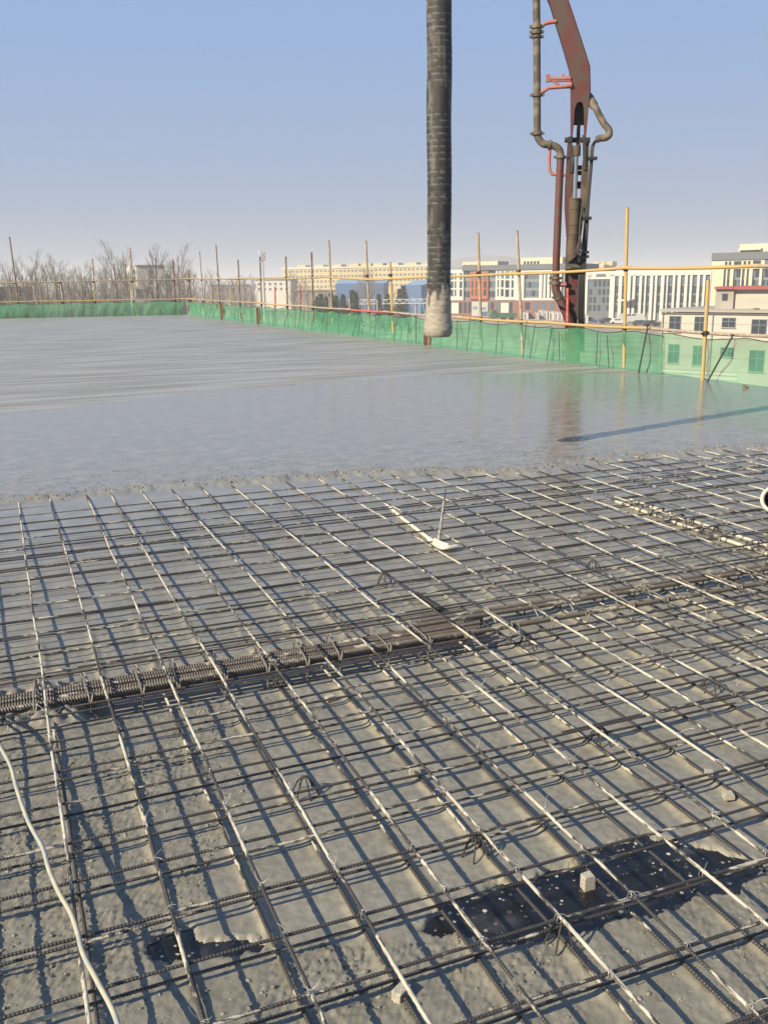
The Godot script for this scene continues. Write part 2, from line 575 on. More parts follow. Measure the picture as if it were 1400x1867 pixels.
func hgt(a: float, b: float) -> float:
	var f := front_a(b) + 0.05 * N1.get_noise_2d(b * 4.0, 3.0) + 0.03 * N2.get_noise_2d(b * 14.0, 7.0)
	var s := smoothstep(f - 0.10, f + 0.05, a)
	var h := 0.0
	if s < 1.0:
		h = floor_level(a)
		var bk := 0.0
		if a < 3.2:
			for q in black_polys:
				if q[1].grow(0.08).has_point(Vector2(a, b)):
					for o in [[0.0, 0.0], [0.011, 0.0], [-0.011, 0.0], [0.0, 0.011], [0.0, -0.011]]:
						if inside(black_polys, a + o[0], b + o[1]): bk += 0.2
					break
		if bk > 0.99: return -0.125
		var rough := a < 4.0 and inside(rough_polys, a, b)
		var n := N3.get_noise_2d(a * 9.0, b * 9.0)
		if rough:
			var rk := clampf(0.62 + 1.3 * N1.get_noise_2d(a * 2.3 + 5.0, b * 2.3), 0.25, 1.2)
			h += 0.004 * n + rk * (0.0058 * N2.get_noise_2d(a * 62.0, b * 62.0) + 0.011 * maxf(0, N1.get_noise_2d(a * 55.0, b * 55.0) - 0.16) - 0.010 * maxf(0, N1.get_noise_2d(a * 45.0 + 30.0, b * 45.0) - 0.25))
		else:
			h += 0.0008 * n + 0.0003 * N2.get_noise_2d(a * 38.0, b * 38.0)
		if a < 4.6:
			h += (1.0 - smoothstep(3.6, 4.6, a)) * (0.010 + 0.006 * N1.get_noise_2d(a * 3.0, b * 5.0)) * ridge(b) * smoothstep(-0.25, 0.25, N2.get_noise_2d(a * 2.2, b * 3.0 + 8.0) + 0.1)
		var tr := smoothstep(3.14, 3.19, a) * (1.0 - smoothstep(3.44, 3.50, a))
		h -= tr * lerpf(0.16, 0.014, smoothstep(1.55, 1.95, b)) * smoothstep(0.1, 0.4, b)
		h += tr * (1.0 - smoothstep(0.05, 0.4, b)) * (0.028 + 0.03 * N2.get_noise_2d(a * 25.0, b * 18.0))
		h = lerpf(h, -0.125, bk)
	if s > 0.0:
		var d := a - f
		var lump := maxf(0.0, N2.get_noise_2d(a * 26.0, b * 15.0) - 0.08) * 0.020 * exp(-maxf(0.0, d) / 0.16)
		lump += maxf(0.0, N1.get_noise_2d(a * 9.0, b * 3.0) - 0.10) * 0.020 * exp(-maxf(0.0, d) / 0.7)
		lump += maxf(0.0, N2.get_noise_2d(a * 40.0, b * 22.0) - 0.42) * 0.030 * exp(-maxf(0.0, d) / 0.9)
		var t := 0.008 + lump + 0.0016 * N1.get_noise_2d(a * 0.9, b * 0.6) + (0.0002 + 0.0010 * exp(-maxf(0.0, d) / 0.6)) * N3.get_noise_2d(a * 5.0, b * 3.0)
		var wet := exp(-(pow((a - 6.9) / 0.75, 2.0) + pow((b - 3.75) / 0.28, 2.0)))
		if wet > 0.05: t += wet * 0.005 * N2.get_noise_2d(a * 45.0, b * 45.0)
		h = lerpf(h, t, s)
	return h
func tint(a: float, b: float) -> Color:
	var f := front_a(b)
	var tan := Color(0.182, 0.176, 0.150)
	var gr := Color(0.192, 0.186, 0.164)
	var c := tan.lerp(gr, smoothstep(3.2, 5.4, a + 0.5 * N1.get_noise_2d(a * 1.5, b * 1.5)))
	if a < f and a < 4.6:
		var rd := (1.0 - smoothstep(3.6, 4.6, a)) * ridge(b) * smoothstep(-0.2, 0.3, N2.get_noise_2d(a * 2.2, b * 3.0 + 8.0) + 0.1)
		c = c.lerp(Color(0.25, 0.222, 0.15), rd * 0.7)
		if a < 4.0 and inside(rough_polys, a, b): c = c.lerp(Color(0.158, 0.152, 0.126), 0.8)
	var n := 0.5 + 0.5 * N3.get_noise_2d(a * 4.0 + 20.0, b * 4.0)
	return c * lerpf(0.86, 1.12, n)
func build_floor():
	black_polys = [polyab([770, 1703, 850, 1650, 1000, 1602, 1085, 1560, 1165, 1533, 1232, 1550, 1300, 1558, 1398, 1583, 1380, 1603, 1330, 1628, 1240, 1652, 1120, 1690, 1000, 1716, 880, 1728], -0.11),
		polyab([262, 1735, 300, 1712, 340, 1700, 365, 1718, 450, 1724, 500, 1722, 420, 1742, 320, 1760, 280, 1757], -0.105)]
	rough_polys = [polyab([-260, 1275, 200, 1290, 420, 1275, 450, 1400, 455, 1440, 400, 1540, 375, 1640, 330, 1690, 345, 1735, 620, 1715, 760, 1712, 1000, 1716, 1240, 1650, 1400, 1600, 1500, 1590, 1700, 2300, -300, 2300], -0.092),
		polyab([460, 1270, 560, 1275, 600, 1300, 500, 1330, 455, 1310], -0.092)]
	var hm := func(a: float, b: float) -> float: return hgt(a, b)
	var cm := func(a: float, b: float) -> Color: return tint(a, b)
	var c0 := func(_b: float) -> float: return 0.55
	var c1 := func(_b: float) -> float: return 3.08
	var c2 := func(b: float) -> float: return 3.85 + 0.22 * N1.get_noise_2d(b * 1.6, 31.0) + 0.05 * N2.get_noise_2d(b * 9.0, 31.0)
	var c3 := func(b: float) -> float: return 5.05 + 0.35 * N1.get_noise_2d(b * 1.2, 57.0) + 0.06 * N2.get_noise_2d(b * 8.0, 57.0)
	var c4 := func(_b: float) -> float: return 7.2
	tag(sheet("cement_slurry", c0, c1, spread(-1.0, 3.6, 0.0065), 400, 1.0, hm, cm, M.slurry), "", "", "", "structure")
	tag(sheet("cement_slurry", c1, c2, spread(-1.2, 4.6, 0.0095), 90, 1.0, hm, cm, M.slurry), "", "", "", "structure")
	tag(sheet("cement_slurry", c2, c3, spread(-1.3, 6.6, 0.014), 90, 1.0, hm, cm, M.damp), "", "", "", "structure")
	tag(sheet("cement_slurry", c3, c4, spread(-1.3, 7.6, 0.017), 130, 1.0, hm, cm, M.pour), "", "", "", "structure")
	# formwork panels below
	var fw := base("formwork_deck", Vector3.ZERO, TURN)
	tag(fw, "", "", "", "structure")
	for q in [[-1.3, 0.52, 0.5, 2.9], [0.525, 1.74, 0.5, 2.9], [1.745, 4.6, 0.5, 2.9]]:
		var s := ST()
		var y := -0.1015
		for t in [[0, 0], [0, 1], [1, 1], [0, 0], [1, 1], [1, 0]]:
			var bb: float = q[t[0]]
			var aa: float = q[2 + t[1]]
			s.set_normal(Vector3.UP)
			s.set_uv(Vector2(bb, aa))
			s.add_vertex(Vector3(bb, y, -aa))
		done(s, "plywood_panel", M.film, fw)
	# crumbs of concrete in the rough patches and along the edge of the pour
	var bst := SurfaceTool.new()
	var sph := SphereMesh.new()
	sph.radius = 0.5
	sph.height = 1.0
	sph.radial_segments = 9
	sph.rings = 6
	var ba := sph.get_mesh_arrays()
	var bv: PackedVector3Array = ba[Mesh.ARRAY_VERTEX]
	for q in bv.size(): bv[q] *= 1.0 + 0.55 * N2.get_noise_3d(bv[q].x * 2.2, bv[q].y * 2.2, bv[q].z * 2.2)
	var barr := []
	barr.resize(Mesh.ARRAY_MAX)
	barr[Mesh.ARRAY_VERTEX] = bv
	barr[Mesh.ARRAY_INDEX] = ba[Mesh.ARRAY_INDEX]
	var bam := ArrayMesh.new()
	bam.add_surface_from_arrays(Mesh.PRIMITIVE_TRIANGLES, barr)
	bst.create_from(bam, 0)
	bst.generate_normals()
	var ball := bst.commit()
	var pts := []
	var tries := 0
	while pts.size() < 3400 and tries < 60000:
		tries += 1
		var a := rng.randf_range(0.9, 3.1)
		var b := rng.randf_range(-0.6, 2.4)
		if N2.get_noise_2d(a * 6, b * 6) < -0.05: continue
		if not inside(rough_polys, a, b) or inside(black_polys, a, b): continue
		pts.append([a, b, 0.0017 + 0.0065 * pow(rng.randf(), 5.0)])
	for i in 2200:
		var b := rng.randf_range(-0.4, 6.5)
		var a := front_a(b) + rng.randfn(0.03, 0.035) + (0.0 if i % 9 else absf(rng.randfn(0.0, 0.5)))
		if N2.get_noise_2d(b * 5.0, a * 9.0) < -0.02: continue
		pts.append([a, b, 0.003 + 0.009 * pow(rng.randf(), 2.5)])
	var mm := MultiMesh.new()
	mm.transform_format = MultiMesh.TRANSFORM_3D
	mm.use_colors = true
	mm.mesh = ball
	mm.instance_count = pts.size()
	for i in pts.size():
		var q: Array = pts[i]
		var r: float = q[2]
		var bas := Basis.from_euler(Vector3(rng.randf() * TAU, rng.randf() * TAU, rng.randf() * TAU)).scaled(Vector3(r * rng.randf_range(1.2, 2.4), r * rng.randf_range(0.9, 1.5), r * rng.randf_range(1.2, 2.2)))
		mm.set_instance_transform(i, Transform3D(bas, Vector3(q[1], hgt(q[0], q[1]) - r * 0.1, -q[0])))
		var k := rng.randf_range(0.75, 1.25)
		mm.set_instance_color(i, Color(0.155 * k, 0.146 * k, 0.116 * k))
	var g := MultiMeshInstance3D.new()
	g.multimesh = mm
	g.name = "concrete_crumbs"
	g.material_override = M.lump
	add_child(g)
	g.rotation.y = TURN
	tag(g, "grey concrete crumbs and aggregate scattered over the slurry and the pour's edge", "crumbs", "", "stuff")

# ---------- reinforcement ----------
func rebar_mesh(length: float, r: float, pitch: float, sd: int, coat: float, sides := 8, wander := 1.0, bare := Color(0.034, 0.032, 0.032), rib := 0.17) -> ArrayMesh:
	var n := int(length / pitch)
	var prof := [[0.0, 0.0], [0.45, 0.0], [0.58, 1.0], [0.86, 1.0]]
	var vs := PackedVector3Array()
	var cs := PackedColorArray()
	var ix := PackedInt32Array()
	var rings := 0
	var pale := Color(0.42, 0.395, 0.325)
	for i in n:
		for q in prof:
			var x: float = (i + q[0]) * pitch
			var oy := wander * (0.0050 * N1.get_noise_2d(x * 0.9, sd * 7.3))
			var oz := wander * (0.0085 * N1.get_noise_2d(x * 0.6, sd * 7.3 + 40.0))
			var band := N3.get_noise_2d(x * 2.6, sd * 3.1) + coat
			for k in sides:
				var an := TAU * k / sides
				var c := cos(an)
				var s := sin(an)
				var w := band + 0.55 * N2.get_noise_3d(x * 22.0, c * 1.6 + sd * 5.0, s * 1.6)
				var rr: float = r * (0.90 + rib * q[1])
				var col := bare * (0.8 + 0.5 * absf(N2.get_noise_2d(x * 14.0, sd + k)))
				if w > 0.30:
					var f := clampf((w - 0.30) * 6.0, 0.0, 1.0)
					rr = lerpf(rr, r * (1.09 + 0.22 * N2.get_noise_3d(x * 60.0, c, s + sd)), f)
					col = col.lerp(pale * (0.85 + 0.3 * N1.get_noise_2d(x * 9.0, sd + 3.0 * k)), f)
				vs.append(Vector3(x + s * r * 0.45, oy + c * rr, oz + s * rr))
				cs.append(col)
			rings += 1
	for i in rings - 1:
		for k in sides:
			var k2 := (k + 1) % sides
			ix.append_array([i * sides + k, i * sides + k2, (i + 1) * sides + k2, i * sides + k, (i + 1) * sides + k2, (i + 1) * sides + k])
	for k in range(1, sides - 1):
		ix.append_array([0, k + 1, k, (rings - 1) * sides, (rings - 1) * sides + k, (rings - 1) * sides + k + 1])
	var arr := []
	arr.resize(Mesh.ARRAY_MAX)
	arr[Mesh.ARRAY_VERTEX] = vs
	arr[Mesh.ARRAY_COLOR] = cs
	arr[Mesh.ARRAY_INDEX] = ix
	var am := ArrayMesh.new()
	am.add_surface_from_arrays(Mesh.PRIMITIVE_TRIANGLES, arr)
	var st := SurfaceTool.new()
	st.create_from(am, 0)
	st.generate_normals()
	return st.commit()
var ties := []
func make_ties():
	for v in 7:
		var s := ST()
		var loop := PackedVector3Array()
		for i in 9:
			var an := TAU * i / 8.0
			loop.append(Vector3(0.0068 * cos(an), -0.005 + 0.0125 * sin(an), 0.0068 * cos(an) + 0.002 * i / 8.0))
		tube(s, loop, PackedFloat32Array([0.0009]), 4)
		var loop2 := PackedVector3Array()
		for p in loop: loop2.append(Vector3(-p.x * 0.9 + 0.001, p.y * 1.04, p.z))
		tube(s, loop2, PackedFloat32Array([0.0009]), 4)
		for t in 2:
			var L := rng.randf_range(0.008, 0.042)
			var d := Vector3(rng.randfn(0, 1), rng.randf_range(0.0, 0.9), rng.randfn(0, 1)).normalized()
			var curl := Vector3(rng.randfn(0, 1), rng.randfn(0, 0.6), rng.randfn(0, 1)) * 0.35
			var pts := PackedVector3Array()
			for i in 6:
				var f := i / 5.0
				pts.append(Vector3(0.004, 0.008, 0.002 * t) + d * L * f + curl * L * f * f)
			tube(s, pts, PackedFloat32Array([0.0008]), 4)
		ties.append(s.commit())
var A_B := []      # places of the lengthwise bars of the top layer
var B_A := []      # places of the crosswise bars of the top layer
func lay(mesh: Mesh, along_a: bool, at: float, start: float, y: float, skew: float, called: String, label: String, group: String, flip := false, roll := 0.0) -> MeshInstance3D:
	var o := mi(called, mesh, M.bar)
	var t := TURN + (PI / 2 if along_a else 0.0) + skew
	o.basis = Basis(Vector3.UP, t) * Basis(Vector3.RIGHT, roll)
	o.position = P(start, at, y) if along_a else P(at, start, y)
	if flip:
		o.basis = Basis(Vector3.UP, t + PI) * Basis(Vector3.RIGHT, roll)
		var L := mesh.get_aabb().size.x
		o.position += (Basis(Vector3.UP, t) * Vector3.RIGHT) * L
	tag(o, label, "rebar", group)
	return o
func build_rebar():
	make_ties()
	var va := []
	var vb := []
	for i in 7: va.append(rebar_mesh(6.6, 0.0044, 0.0082, 100 + i, [0.30, 0.38, 0.20, 0.34, 0.16, 0.42, 0.26][i], 8))
	for i in 7: vb.append(rebar_mesh(7.6, 0.0042, 0.0082, 200 + i, [-0.14, 0.02, -0.18, 0.05, -0.07, -0.22, -0.02][i], 8))
	var vlow := []
	for i in 3: vlow.append(rebar_mesh(6.6, 0.0046, 0.0085, 300 + i, [0.0, 0.10, -0.1][i], 7))
	for k in range(-5, 30):
		A_B.append(0.04 + 0.2 * k + rng.randfn(0, 0.006))
	B_A = [0.78, 0.97, 1.16, 1.35, 1.54, 1.726, 1.914, 2.117, 2.292, 2.495, 2.684, 2.886, 3.085, 3.53, 3.71, 3.91, 4.10, 4.31, 4.50, 4.71, 4.90, 5.11, 5.30, 5.52, 5.72, 5.92, 6.12, 6.32]
	var n := 0
	for b in A_B:
		var sk := rng.randfn(0, 0.0025)
		var st := 0.30 + rng.randf() * 0.15
		var y := -0.010 + (0.0 if b < 3.4 else 0.004)
		var o := lay(va[n % 7], true, b, st, y, sk, "rebar", "pale cement-crusted rebar lying lengthwise, uppermost in the mesh of bars", "lengthwise rebars of the top layer", n % 2 == 1, rng.randf() * TAU)
		n += 1
		for a in B_A:
			if a > 5.6 or rng.randf() < 0.42: continue
			# only crossings near the field of view
			var w := P(a, b, 0)
			if w.x < -w.z * -0.46 or w.x > -w.z * 0.47 + 0.1: continue
			var tw := mi("tie_wire", ties[rng.randi() % 7], M.wire, o)
			tw.transform = o.transform.affine_inverse() * Transform3D(Basis(Vector3.UP, TURN + (rng.randi() % 4) * PI / 2), P(a, b + (a - st) * -sk, y))
	n = 0
	for a in B_A:
		lay(vb[n % 7], false, a, -1.15 + rng.randf() * 0.1, -0.0188, rng.randfn(0, 0.002), "rebar", "dark ribbed rebar lying crosswise just under the lengthwise top bars", "crosswise rebars of the top layer", n % 2 == 1, rng.randf() * TAU)
		n += 1
	n = 0
	for a in B_A:
		if a > 5.4: continue
		var off := 0.028 if a < 3.4 else 0.085
		lay(vb[(n + 3) % 7], false, a + off + rng.randfn(0, 0.006), -1.1 + rng.randf() * 0.1, maxf(-0.066, floor_level(a) + 0.012), rng.randfn(0, 0.002), "rebar", "dark ribbed rebar lying crosswise in the lower layer close to the slurry", "crosswise rebars of the lower layer", n % 2 == 0, rng.randf() * TAU)
		n += 1
	n = 0
	for k in range(-5, 27):
		var o2 := lay(vlow[n % 3], true, 0.05 + 0.2 * k + rng.randfn(0, 0.003), 0.35, -0.078, rng.randfn(0, 0.0015), "rebar", "rebar lying lengthwise at the bottom, half sunk in the slurry", "lengthwise rebars of the lower layer", n % 2 == 0, rng.randf() * TAU)
		o2.rotate_object_local(Vector3.FORWARD, 0.0)
		n += 1
	# short splice bars laid beside a crosswise bar
	var sp := rebar_mesh(1.15, 0.0042, 0.0082, 411, -0.05, 8)
	for q in [[1030, 1338, "short splice bar lapped beside a crosswise rebar near a bent wire chair"], [690, 1080, "short splice bar lapped beside a crosswise rebar behind the beam bars"], [1190, 960, "short splice bar lapped beside a crosswise rebar next to the mud-caked ladder"], [165, 1112, "short splice bar lapped on a crosswise rebar behind the caked end of the beam"]]:
		var v := abh(q[0], q[1], -0.02)
		var near := 99.0
		for a in B_A:
			if absf(a - v.x) < absf(near - v.x): near = a
		lay(sp, false, near + 0.011, v.y, -0.0215, 0.004, "splice_bar", q[2], "")

func build_beam():
	# the thick bars of a beam, with stirrups round them
	var s1 := rebar_mesh(3.0, 0.0098, 0.0098, 500, 0.02, 10, 0.4, Color(0.088, 0.078, 0.068), 0.25)
	var s2 := rebar_mesh(3.0, 0.0098, 0.0098, 501, -0.04, 10, 0.4, Color(0.085, 0.064, 0.050), 0.25)
	var s3 := rebar_mesh(5.0, 0.0100, 0.0105, 502, 0.0, 10, 0.4, Color(0.075, 0.066, 0.058), 0.24)
	var i := 0
	for q in [[3.245, -0.040], [3.282, -0.042], [3.319, -0.039], [3.356, -0.042], [3.262, -0.070], [3.302, -0.071], [3.342, -0.070]]:
		var o := lay(s1 if i % 2 == 0 else s2, false, q[0], -1.27 + 0.03 * (i % 3) , q[1], 0.0, "beam_bar", "thick rusty ribbed bar packed side by side in the beam trench", "thick bars packed in the beam", i % 2 == 1, i * 1.3)
		o.set_meta("category", "rebar")
		i += 1
	lay(s3, false, 3.232, 1.62, -0.040, 0.0, "beam_bar", "thick ribbed bar running alone along the front of the open beam", "")
	lay(s3, false, 3.405, 1.50, -0.043, 0.0, "beam_bar", "thick dark bar at the rear of the open beam", "rear bars of the open beam")
	lay(s3, false, 3.43, 1.55, -0.036, 0.0, "beam_bar", "thick dark bar at the rear of the open beam", "rear bars of the open beam")
	var thin := rebar_mesh(3.0, 0.005, 0.0085, 505, -0.3, 7, 0.4, Color(0.060, 0.043, 0.034))
	lay(thin, false, 3.455, -1.2, -0.028, 0.0, "beam_bar", "thin rusty bar along the rear edge of the packed beam bars", "")
	lay(thin, false, 3.212, -1.2, -0.055, 0.0, "beam_bar", "thin rusty bar along the front edge of the packed beam bars", "")
	# stirrups
	var st := ST()
	var pts := PackedVector3Array()
	var y0 := -0.027
	for v in [[-0.225, -0.19], [-0.228, -0.06], [-0.224, -0.034], [-0.212, y0], [-0.15, y0 + 0.002], [-0.06, y0 + 0.002], [-0.012, y0], [0.002, -0.034], [0.007, -0.06], [0.006, -0.20], [-0.02, -0.215], [-0.20, -0.215], [-0.225, -0.19]]:
		pts.append(Vector3(rng.randfn(0, 0.001), v[1], v[0]))
	tube(st, pts, PackedFloat32Array([0.0036]), 6, Color(0.13, 0.12, 0.105))
	var st2 := ST()
	tube(st2, PackedVector3Array([Vector3(0.006, -0.03, -0.215), Vector3(0.012, -0.024, -0.205), Vector3(0.018, -0.05, -0.17), Vector3(0.022, -0.075, -0.145)]), PackedFloat32Array([0.004]), 6, Color(0.17, 0.158, 0.135))
	var m2 := st2.commit()
	st2 = ST()
	tube(st2, PackedVector3Array([Vector3(0.002, -0.07, 0.008), Vector3(0.010, -0.035, 0.010), Vector3(0.014, -0.024, 0.0), Vector3(0.016, -0.05, -0.028)]), PackedFloat32Array([0.004]), 6, Color(0.17, 0.158, 0.135))
	var m1 := st.commit()
	var m3 := st2.commit()
	var b := -0.16
	while b < 4.9:
		var o := base("stirrup", P(3.224, b + rng.randfn(0, 0.012), rng.randfn(0, 0.002)), TURN + rng.randfn(0, 0.05))
		if b < 1.6: tag(o, "thin bent stirrup clasping the packed rusty beam bars", "stirrup", "stirrups round the packed beam bars")
		else: tag(o, "thin bent stirrup spanning the two rows of bars of the open beam", "stirrup", "stirrups of the open beam")
		mi("hoop", m1, M.bar, o)
		mi("hook", m2, M.bar, o)
		mi("hook", m3, M.bar, o)
		b += 0.165 if b < 1.6 else 0.205
	# mud-caked ladder of a narrow beam further back
	var p0 := abh(1120, 912, -0.03)
	var p1 := abh(1420, 1015, -0.05)
	var caked := rebar_mesh(2.3, 0.010, 0.0125, 520, 0.75, 9, 1.4)
	for dd in [0.0, 0.115]:
		var o := mi("caked_bar", caked, M.bar)
		var va := P(p0.x, p0.y + dd, -0.040)
		var vb2 := P(p1.x, p1.y + dd, -0.058)
		var x := (vb2 - va).normalized()
		var z := x.cross(Vector3.UP).normalized()
		o.transform = Transform3D(Basis(x, z.cross(x), z), va)
		tag(o, "mud-caked bar of the narrow ladder crossing the mesh beyond the open beam", "rebar", "mud-caked ladder bars")
	var us := ST()
	tube(us, PackedVector3Array([Vector3(-0.02, -0.05, 0), Vector3(-0.018, 0.0, 0.004), Vector3(0.0, 0.020, 0.008), Vector3(0.06, 0.024, 0.0), Vector3(0.115, 0.022, -0.01), Vector3(0.135, 0.004, -0.012), Vector3(0.137, -0.05, -0.012)]), PackedFloat32Array([0.0048, 0.006, 0.007, 0.0055, 0.007, 0.006, 0.005]), 6, Color(0.16, 0.15, 0.13))
	var um := us.commit()
	for i2 in 9:
		var f := (i2 + 0.4) / 9.0
		var q := p0.lerp(p1, f)
		var o := mi("stirrup", um, M.bar)
		o.position = P(q.x + rng.randfn(0, 0.02), q.y, lerpf(-0.040, -0.056, f))
		o.rotation.y = TURN + rng.randfn(0, 0.15)
		tag(o, "short dark mud-splashed stirrup over the caked ladder bars", "stirrup", "stirrups of the caked ladder")

# ---------- guard rail ----------
func onf(x: float, y: float, off := 0.0) -> Vector3:
	return onplane(x, y, fence_o + fence_n * off, fence_n)
func onfar(x: float, y: float, off := 0.0) -> Vector3:
	return onplane(x, y, far_o + far_n * off, far_n)
func pole(top: Vector3, low: Vector3, foot: float, m: Material, r: float, label: String, group: String, called := "scaffold_pole", rails := []):
	# runs from its top through the point low and on down to the height foot
	var d := (low - top).normalized()
	var bot := top + d * ((foot - top.y) / d.y)
	var o := base(called, bot)
	tag(o, label, "pole", group)
	var s := ST()
	bar(s, Vector3.ZERO, top - bot, r, 9)
	done(s, "tube", m, o)
	var cs := ST()
	tube(cs, PackedVector3Array([top - bot - d * -0.004, top - bot - d * 0.001]), PackedFloat32Array([r * 1.04, r * 1.04]), 9)
	done(cs, "rim", M.coupler, o)
	for h in rails:
		if h < top.y:
			var c: Vector3 = top + d * ((h - top.y) / d.y) - bot
			var k := ST()
			tube(k, PackedVector3Array([c + Vector3(0, 0.035, 0), c - Vector3(0, 0.035, 0)]), PackedFloat32Array([r * 1.3]), 8)
			var fw := -fence_n
			tube(k, PackedVector3Array([c + fw * r * 2.4, c + fw * r * 0.5]), PackedFloat32Array([r * 0.8]), 6)
			done(k, "coupler", M.coupler, o)
func rail(p: Vector3, q: Vector3, m: Material, label: String, group: String):
	var o := base("guard_rail", p)
	tag(o, label, "rail", group)
	var s := ST()
	var pts := PackedVector3Array()
	for i in 7:
		var t := i / 6.0
		pts.append((q - p) * t + Vector3(0, -0.018 * sin(t * PI), 0))
	tube(s, pts, PackedFloat32Array([0.024]), 9)
	done(s, "tube", m, o)
func net(p: Vector3, q: Vector3, htop: float, m: Material, label: String, group: String, sd: int, wave: float):
	var o := base("safety_net", p)
	tag(o, label, "net", group)
	var s := ST()
	var L := (q - p).length()
	var nu := int(L / 0.10)
	var nv := 9
	var nrm := (q - p).normalized().cross(Vector3.UP).normalized()
	var g := []
	for i in nu + 1:
		var row := []
		for j in nv + 1:
			var t := float(i) / nu
			var v := float(j) / nv
			var x := t * L
			var span := fposmod(x + sd * 0.7, 1.45) / 1.45
			var topy := htop - 0.055 * sin(span * PI) - 0.02 * absf(N1.get_noise_2d(x * 0.8, sd))
			var y := lerpf(-0.03, topy, v)
			var fold := wave * (0.7 * N1.get_noise_2d(x * 1.7, v * 0.5 + sd * 9.0) + 0.5 * N2.get_noise_2d(x * 4.5 + v * 1.2, sd * 5.0)) * (0.35 + 0.65 * sin(v * PI))
			row.append((q - p) * t + Vector3(0, y, 0) + nrm * (fold * 1.6 - 0.05 * sin(v * PI)))
		g.append(row)
	for i in nu:
		for j in nv:
			for c in [[0, 0], [1, 0], [1, 1], [0, 0], [1, 1], [0, 1]]:
				s.add_vertex(g[i + c[0]][j + c[1]])
	s.index()
	s.generate_normals()
	done(s, "mesh_cloth", m, o)
	var t2 := ST()
	var top := PackedVector3Array()
	for i in nu + 1: top.append(g[i][nv])
	tube(t2, top, PackedFloat32Array([0.006]), 5)
	done(t2, "hem_cord", M.rod, o)
func build_fence():
	var hr := [0.63, 1.50]
	# long poles of the right-hand side: [top x, top y, x and y further down, material, wording]
	var pl := [[364, 459, 371, 546, "tube_pale"], [394, 447, 401, 546, "tube_rust"], [434, 473, 438, 548, "tube_rust"], [474, 468, 477, 551, "tube_rust"], [521, 468, 524, 554, "tube_rust"], [568, 460, 571, 558, "tube_rust"], [599.5, 438, 605, 560, "tube_pale"], [667, 439, 673, 565, "tube_pale"], [711, 478, 715, 568, "tube_yellow"]]
	for q in pl:
		pole(onf(q[0], q[1], 0.06), onf(q[2], q[3], 0.06), -0.35, M[q[4]], 0.026, {"tube_pale": "pale straw-coloured scaffold pole standing behind the green net", "tube_rust": "thin brown scaffold pole standing behind the green net", "tube_yellow": "short yellow scaffold pole behind the green net beside the hanging hose"}[q[4]], {"tube_pale": "pale poles behind the net", "tube_rust": "brown poles behind the net", "tube_yellow": ""}[q[4]], "scaffold_pole", hr)
	pole(onf(871, 425, 0.06), onf(876, 577, 0.06), -0.35, M.tube_pale, 0.026, "brown scaffold pole between the hanging hose and a leaning pole", "", "scaffold_pole", hr)
	pole(onf(942, 421, 0.06), onf(949.5, 579, 0.06), -0.35, M.tube_grey, 0.026, "leaning grey-brown scaffold pole in front of the pale office block", "", "scaffold_pole", hr)
	pole(onf(1143, 379, 0.06), onf(1138.5, 590, 0.06), -0.35, M.tube_yellow, 0.026, "tall yellowish scaffold pole rising highest beside the pump boom", "", "scaffold_pole", hr)
	pole(onf(1290.5, 510, -0.06), onf(1280, 690, -0.06), -0.04, M.tube_yellow, 0.026, "short yellow post standing in front of the net beside a slanted rod", "", "scaffold_pole", [0.63])
	# short posts on the outside of the rail
	for q in [[356, 540, 357, 548, 0], [386, 521, 387, 547, 0], [421, 526, 422, 549, 0], [457, 521, 457, 551, 1], [501.5, 523, 502, 554, 2], [547, 517, 548, 557, 2], [637, 542, 638, 563, 1], [688, 546, 688, 567, 1], [758, 554, 758, 572, 1], [601, 541, 601.5, 560, 1]]:
		pole(onf(q[0], q[1], 0.12), onf(q[2], q[3], 0.12), -0.3, [M.tube_yellow, M.tube_grey, M.tube_red][q[4]], 0.024, ["low yellow post stub just above the bottom rail", "low greyish post stub just above the bottom rail", "low red post stub just above the bottom rail"][q[4]], ["yellow post stubs", "greyish post stubs", "red post stubs"][q[4]], "post_stub")
	pole(onf(1034.5, 525, 0.12), onf(1034, 590, 0.12), -0.3, M.tube_red, 0.024, "bright red post stub standing against the foot of the pump boom", "", "post_stub")
	# upper rail
	for q in [[330, 508, 520, 507, "tube_pale"], [498, 508.8, 612, 504, "tube_pale"], [592, 504.6, 700, 509.6, "tube_yellow"], [655, 509.4, 800, 503.2, "tube_yellow"], [770, 505, 945, 497.6, "tube_yellow"], [925, 499.8, 1150, 487.6, "tube_yellow"], [1128, 488.4, 1384, 484.6, "tube_yellow"], [1368, 485, 1620, 478, "tube_grey"]]:
		rail(onf(q[0], q[1], 0.012), onf(q[2], q[3], 0.012), M[q[4]], "weathered %s tube of the upper guard rail beside the slab" % {"tube_pale": "straw-coloured", "tube_yellow": "yellow", "tube_grey": "grey"}[q[4]], "upper guard rail tubes, " + q[4].trim_prefix("tube_"))
	# lower rail
	for q in [[330, 544, 484, 552.6, "tube_pale"], [470, 552.4, 562, 558.2, "tube_yellow"], [548, 557.4, 640, 564, "tube_grey"], [626, 563.6, 716, 568.8, "tube_red"], [700, 567.8, 842, 578.2, "tube_grey"], [826, 577.6, 1010, 588.6, "tube_yellow"], [990, 587.4, 1190, 598.4, "tube_yellow"], [1172, 597.4, 1420, 613.6, "tube_grey"], [1400, 612.5, 1650, 628, "tube_pale"]]:
		rail(onf(q[0], q[1], 0.012), onf(q[2], q[3], 0.012), M[q[4]], "weathered %s tube of the lower guard rail along the net" % {"tube_pale": "straw-coloured", "tube_yellow": "yellow", "tube_grey": "grey-white", "tube_red": "red and white"}[q[4]], "lower guard rail tubes, " + q[4].trim_prefix("tube_"))
	# nets
	var edges := [345, 470, 640, 800, 1000, 1206, 1420, 1700]
